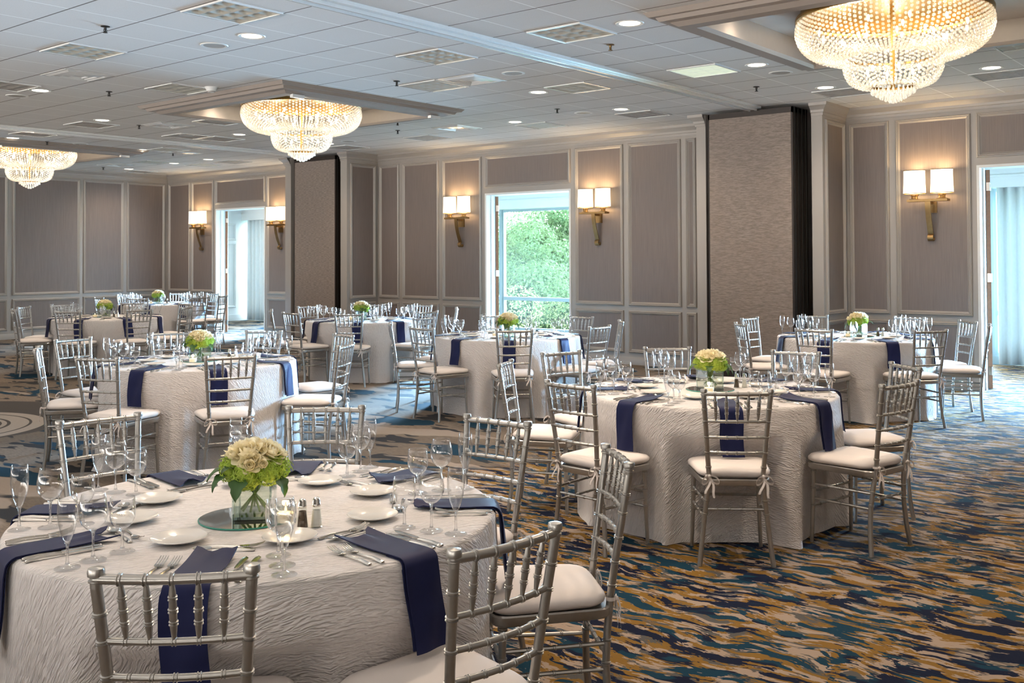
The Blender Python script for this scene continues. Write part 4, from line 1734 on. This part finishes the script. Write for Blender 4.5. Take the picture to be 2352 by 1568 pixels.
def make_vase():
    t = thing('glass_vase', 'square clear glass vase', 'vase', (0, 0, 0), 0, 'square glass vases')
    g = MB()
    rows = []
    for d, z in ((0, 0), (0, VH), (-.006, VH), (-.006, .012)):
        w = VW + d
        rows.append([(-w, -w, z), (w, -w, z), (w, w, z), (-w, w, z)])
    g.grid(rows, closed=True)
    g.add(rows[0], [(3, 2, 1, 0)])
    g.add(rows[-1], [(0, 1, 2, 3)])
    obj('glass_walls', g, VASEG, t, smooth=False)
    eb = MB()
    for sx in (-1, 1):
        for sy in (-1, 1):
            eb.lathe([(0, .001), (.0042, .001), (.0042, VH), (0, VH)], 6, Matrix.Translation((sx * (VW - .0045), sy * (VW - .0045), 0)))
    eb.box(-VW + .003, -VW + .003, .001, VW - .003, VW - .003, .0105)
    obj('thick_edges', eb, VEDGE, t, angle=30)
    w = MB()
    q = VW - .0065
    w.box(-q, -q, .0125, q, q, .088)
    obj('water', w, WATER, t, smooth=False)
    return t


def make_bouquet(seed):
    """round posy: green hydrangeas, cream roses, buds, leaves, stems crossing in the water"""
    rnd = random.Random(seed)
    t = thing('flower_posy', 'posy', 'flowers', (0, 0, 0), 0, 'cream and green posies')
    zc = VH + .012

    def put(me, name, d, R, s=1., spin=None):
        d = Vector(d).normalized()
        q = d.to_track_quat('Z', 'Y').to_euler()
        o = obj(name, me, None, t, loc=(d.x * R, d.y * R, zc + d.z * R * .72), rot=q)
        o.scale = (s, s, s)
        return o
    # hydrangea heads round the sides and back
    for n, (az, el, R) in enumerate(((200, 12, .074), (250, -4, .070), (300, 2, .078), (345, 10, .072), (30, 18, .07), (90, 22, .07), (145, 18, .074), (275, 34, .058))):
        a, e = radians(az + rnd.uniform(-8, 8)), radians(el)
        put(HY[n % 2], 'hydrangea_head', (cos(a) * cos(e), sin(a) * cos(e), sin(e) + .15), R, rnd.uniform(.82, 1.0))
    for n, (az, el, s) in enumerate(((240, 62, 1.25), (320, 55, 1.1), (20, 62, 1.15), (100, 55, 1.15), (170, 58, 1.15), (270, 38, .85), (300, 86, 1.2))):
        a, e = radians(az + rnd.uniform(-10, 10)), radians(el)
        put(ROSE, 'rose', (cos(a) * cos(e), sin(a) * cos(e), sin(e)), .098, s)
    for n, (az, el, s) in enumerate(((215, 44, .95), (262, 22, 1.0), (283, 24, .85), (342, 36, .8), (130, 40, .8))):
        a, e = radians(az), radians(el)
        put(BUD, 'rose_bud', (cos(a) * cos(e), sin(a) * cos(e), sin(e) + .1), .112, s)
    for n, (az, dz, s, pale) in enumerate(((205, -.55, 1.15, 0), (188, -.28, 1.1, 0), (245, -.75, 1.25, 0), (222, .1, .8, 0), (318, -.9, 1.1, 0), (350, -.1, .9, 1), (8, .05, .9, 1), (285, .2, .7, 1), (60, -.3, 1, 0), (120, -.4, 1, 0),
                                           (198, .62, .8, 1), (335, .3, .8, 1), (80, .9, .8, 1))):
        a = radians(az)
        R = .085
        o = obj('leaf', LEAFP_M if pale else LEAFM, None, t, loc=(R * cos(a), R * sin(a), zc + .02 + dz * .03), rot=(dz * .9, 0, a - pi / 2))
        o.scale = (s * .8, s * .85, s * .8)
    for n in range(9):
        a = TAU * n / 9 + .3
        s = MB().tube([(.05 * cos(a) * .8, .05 * sin(a) * .8, VH + .03), (.012 * cos(a + .5), .012 * sin(a + .5), .085), (.043 * cos(a + 3.4), .043 * sin(a + 3.4), .022)], [.0035, .0036, .0036], 7)
        obj('flower_stem', s, STEM, t)
    return t


V0 = freeze(make_vase())
BQ = [freeze(make_bouquet(s)) for s in (3, 8)]
# offsets of the centrepieces from the table centres (the vase stands on a round mirror)
VPOS = {1: (1.985, 2.705), 2: (5.66, 3.06), 3: (4.74, 7.19), 4: (10.32, 3.86), 5: (8.20, 6.80), 6: (9.22, 10.22), 7: (7.46, 13.7), 8: (10.3, 16.98)}
MIRR = {1: (1.962, 2.716)}
mrm = MB().lathe([(0, 0), (.150, 0), (.150, .003), (.147, .0042), (0, .0042)], 48)
mt = MB().lathe([(0, .0044), (.1468, .0044)], 48)
SHK = {1: ((1.997, 2.481), (2.036, 2.462)), 2: ((5.85, 2.975), (5.89, 2.94)), 3: ((4.92, 7.05), (4.96, 7.02)), 4: ((10.42, 3.70), (10.45, 3.66)), 5: ((8.38, 6.70), (8.42, 6.66)), 6: ((9.33, 10.10), (9.37, 10.07)),
       7: ((7.54, 13.58), (7.58, 13.55)), 8: ((10.4, 16.85), (10.44, 16.80))}
VOT = {1: [(1.997, 2.563)], 2: [(5.50, 2.98)], 3: [(4.60, 7.08)], 4: [(10.18, 3.92)], 5: [(8.08, 6.88)], 6: [(9.1, 10.3)], 7: [(7.34, 13.74)], 8: [(10.2, 17.06)]}


def shaker(full):
    t = thing(['salt_shaker', 'pepper_shaker'][full], '', 'shaker', (0, 0, 0))
    rows = []
    n = 8
    for r, z in ((.019, 0), (.0195, .004), (.013, .062), (.011, .064)):
        rows.append([(r * cos(TAU * (i + .5) / n), r * sin(TAU * (i + .5) / n), z) for i in range(n)])
    g = MB().grid(rows, closed=True)
    g.add(rows[0], [tuple(range(n))[::-1]])
    obj('glass_body', g, VASEG, t, smooth=False)
    obj('filling', MB().lathe([(0, .003), (.0165, .003), (.0115, .052), (0, .052)], 10), (SALT, PEPPER)[full], t)
    obj('metal_cap', MB().lathe([(.0115, .062), (.013, .064), (.013, .070), (.012, .072), (.012, .080), (.009, .088), (0, .091)], 16), CHROME, t)
    return freeze(t)


def votive():
    t = thing('votive_candle', '', 'candle', (0, 0, 0), 0, 'votive candles')
    obj('glass_cup', MB().lathe([(0, 0), (.026, 0), (.030, .004), (.034, .065), (.0325, .065), (.029, .008), (0, .006)], 20), VASEG, t)
    obj('wax', MB().lathe([(0, .0075), (.026, .0075), (.027, .034), (0, .033)], 16), WAX, t)
    obj('flame', MB().lathe([(0, .036), (.0035, .040), (.0042, .045), (.002, .053), (0, .059)], 10), FLAME, t)
    return freeze(t)


S0, P0, C0 = shaker(0), shaker(1), votive()
first = True


def place(root, loc, rz, label):
    if root not in DONE:
        DONE.append(root)
        root.location, root.rotation_euler = loc, (0, 0, rz)
        root['label'] = label
        return root
    return dup(root, loc, rz, label)


DONE = []
for k, (c, a0, _) in TABLES.items():
    v = VPOS[k]
    m = MIRR.get(k, v)
    z1 = ZS
    mo = obj('table_mirror', mrm if k == 1 else MIRM, GREENEDGE if k == 1 else None, loc=(m[0], m[1], z1))
    if k == 1:
        MIRM = mo.data
        MIRT = new_mesh('mirror_face', mt, MIRROR, True)
    obj('mirror_face', MIRT, None, mo)
    tag(mo, 'round mirror disc under the vase on ' + TNAME[k], 'mirror', 'round table mirrors')
    rz = radians(a0 + 90 + (-8 if k == 1 else 17 * k))
    zv = z1 + .0046
    place(V0, (v[0], v[1], zv), rz, 'square glass vase with green stems in water on ' + TNAME[k])
    place(BQ[k % 2 if k != 1 else 0], (v[0], v[1], zv), radians(a0 + 90) + (0 if k in (1, 3) else 1.3 * k), 'posy of cream roses and green hydrangeas in the vase on ' + TNAME[k])
    if k in SHK:
        place(P0, (*SHK[k][0], ZS), radians(a0), 'glass pepper shaker with metal cap on ' + TNAME[k])
        place(S0, (*SHK[k][1], ZS), radians(a0), 'glass salt shaker with metal cap on ' + TNAME[k])
    for n, p in enumerate(VOT[k]):
        place(C0, (*p, ZS), 0, ['lit votive candle in a glass cup on ', 'second votive candle behind the vase on '][n] + TNAME[k])
        if k <= 3 and n == 0:
            point(p[0], p[1], ZS + .055, .25, (1, .62, .28), .012, 'candle_glow')
for b in BQ + [S0, P0]:
    if b.get('group') is None:
        b['group'] = 'salt and pepper shakers'

# ------------------------------------------------------------------ outside: trees on lower ground
gr = MB()
gr.box(XCOR + .5, -40, -4.6, 90, 80, -4.5)
g_ = struct('ground_outside', gr, GROUND, smooth=False)


def foliage(seed, R, n, leaf, zsq=.85):
    """crown of loose leaf sprays on lumpy lobes"""
    rnd = random.Random(seed)
    lobes = [(Vector((rnd.gauss(0, .52), rnd.gauss(0, .52), rnd.gauss(0, .46))) * R, R * rnd.uniform(.22, .42)) for _ in range(34)]
    lobes.append((Vector((0, 0, 0)), R * .55))
    mb = MB()
    for _ in range(n):
        c, r = rnd.choice(lobes)
        d = Vector((rnd.gauss(0, 1), rnd.gauss(0, 1), rnd.gauss(0, 1))).normalized()
        p = c + d * r * rnd.uniform(.82, 1.05)
        p.z *= zsq
        s = leaf * rnd.uniform(.6, 1.3)
        nr = (d + Vector((rnd.gauss(0, .5), rnd.gauss(0, .5), rnd.gauss(0, .5) + .3))).normalized()
        u = nr.orthogonal().normalized()
        w = nr.cross(u)
        a = rnd.uniform(0, TAU)
        u, w = u * cos(a) + w * sin(a), w * cos(a) - u * sin(a)
        mb.add([p - u * s * .5, p - w * s * .28 + nr * s * .08, p + u * s * .6, p + w * s * .28 + nr * s * .08], [(0, 1, 2, 3)])
    return mb


TRA = [new_mesh('crown', foliage(5 + i, 3.0, 36000, .115), m, False) for i, m in ((0, TREE_A), (1, TREE_B), (2, TREE_A))]
trk = new_mesh('trunk', MB().tube([(0, 0, -5.2), (.1, .05, -2.5), (0, 0, .5)], [.28, .2, .1], 8), BARK)
TR = [(26.8, 21.2, -.2, 0, 1.0, 'tall teal green tree filling the middle of the central doorway window'), (23.6, 19.6, -1.9, 1, .62, 'pale green bush low in the central doorway window'),
      (30, 26.2, .0, 2, 1.15, 'green tree at the left edge of the central doorway window'), (34, 25.6, 1.2, 2, 1.3, 'taller tree behind, filling the central doorway window'),
      (24.6, 18.0, -2.3, 1, .6, 'light bush at the lower right of the central doorway window'),
      (31, 4.6, -1.0, 1, .9, 'pale tree glimpsed through the right doorway'), (36, 31, 1, 1, 1.3, 'most distant pale tree behind the central doorway window')]
for n, (x, y, z, m, s, lab) in enumerate(TR):
    t = thing('leafy_tree', lab, 'tree', (x, y, z), n * 1.1, 'trees outside')
    t.scale = (s, s, s)
    obj('crown', TRA[m], None, t)
    obj('trunk', trk, None, t)

# ------------------------------------------------------------------ daylight, room light, camera
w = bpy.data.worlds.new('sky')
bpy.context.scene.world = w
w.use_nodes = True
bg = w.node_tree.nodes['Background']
# cool bright sky on the window side; behind the viewer a dim warm sky over a made-up bright lower half, added to light the ceiling
nt = w.node_tree


def wmath(op, a, b, c=None):
    nd = nt.nodes.new('ShaderNodeMath')
    nd.operation = op
    nd.use_clamp = op == 'MULTIPLY_ADD'
    for i_, x in enumerate((a, b, c)):
        if x is None:
            continue
        if isinstance(x, bpy.types.NodeSocket):
            nt.links.new(x, nd.inputs[i_])
        else:
            nd.inputs[i_].default_value = x
    return nd.outputs[0]


def wmix(f_, a, b):
    nd = nt.nodes.new('ShaderNodeMix')
    nd.data_type = 'RGBA'
    nt.links.new(f_, nd.inputs[0])
    for s_, x in ((nd.inputs[6], a), (nd.inputs[7], b)):
        if isinstance(x, bpy.types.NodeSocket):
            nt.links.new(x, s_)
        else:
            s_.default_value = (*x, 1)
    return nd.outputs[2]


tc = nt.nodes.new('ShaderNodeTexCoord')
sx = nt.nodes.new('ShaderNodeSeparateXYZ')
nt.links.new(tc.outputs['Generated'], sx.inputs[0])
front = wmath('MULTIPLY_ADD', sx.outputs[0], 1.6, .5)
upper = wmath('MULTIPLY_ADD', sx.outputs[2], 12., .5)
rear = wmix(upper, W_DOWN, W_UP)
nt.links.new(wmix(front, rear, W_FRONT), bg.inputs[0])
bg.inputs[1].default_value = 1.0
sd = bpy.data.lights.new('sun', 'SUN')
sd.energy, sd.color, sd.angle = P_SUN, (.36, .68, 1.0), radians(15)
so = bpy.data.objects.new('sun', sd)
C.objects.link(so)
dv = Vector((-.96, -.28, -math.tan(radians(15))))
so.rotation_euler = dv.to_track_quat('-Z', 'Y').to_euler()
so.location = (30, 20, 12)



def window_light(x, y, z, wy, wz, d, power, spread):
    """daylight entering at a stretch of the corridor windows"""
    l = bpy.data.lights.new('window_daylight', 'AREA')  # added lamp, strengthens the blue patches on the hall floor
    l.shape, l.size, l.size_y = 'RECTANGLE', wy, wz
    l.energy, l.color, l.spread = power, (.36, .68, 1.0), radians(spread)
    o = bpy.data.objects.new('window_daylight', l)
    C.objects.link(o)
    o.location = (x, y, z)
    o.rotation_euler = Vector(d).to_track_quat('-Z', 'Z').to_euler()


window_light(15.92, .75, 1.45, 3.2, 2.0, (-.92, .33, -.22), P_WIN * 1.3, 62)
window_light(15.92, 10.9, 1.45, 3.6, 2.0, (-.94, -.26, -.20), P_WIN, 60)
window_light(15.92, 17.6, 1.45, 3.2, 2.0, (-.94, -.15, -.20), P_WIN * .6, 60)

cd = bpy.data.cameras.new('camera')
co_ = bpy.data.objects.new('camera', cd)
C.objects.link(co_)
F, YAW, PITCH, ROLL, PPY = 2316.56, radians(39.4364), radians(1.1983), radians(-.23279), 542.635
cd.sensor_width, cd.sensor_fit = 36, 'HORIZONTAL'
cd.lens = 36 * F / 2352
cd.shift_y = -(784 - PPY) / 2352
cd.clip_start, cd.clip_end = .05, 300
fw = Vector((cos(YAW) * cos(PITCH), sin(YAW) * cos(PITCH), sin(PITCH)))
rt = Vector((sin(YAW), -cos(YAW), 0))
up = rt.cross(fw)
cr, sr = cos(ROLL), sin(ROLL)
r2, u2 = rt * cr + up * sr, up * cr - rt * sr
M = Matrix((r2, u2, -fw)).transposed().to_4x4()
M.translation = (0, 0, 1.595)
co_.matrix_world = M
sc = bpy.context.scene
sc.camera = co_
vs = sc.view_settings
sc.display_settings.display_device = 'sRGB'
vs.view_transform, vs.look, vs.exposure, vs.gamma = 'Standard', 'None', EXPO, 1
vs.use_curve_mapping = False
cy = sc.cycles
cy.max_bounces, cy.diffuse_bounces, cy.glossy_bounces, cy.transmission_bounces, cy.transparent_max_bounces = 10, 5, 4, 8, 40
cy.caustics_reflective = cy.caustics_refractive = False
cy.sample_clamp_indirect = 4
cy.sample_clamp_direct = 0
cy.use_denoising = True
cy.use_adaptive_sampling = True
cy.adaptive_threshold = .02
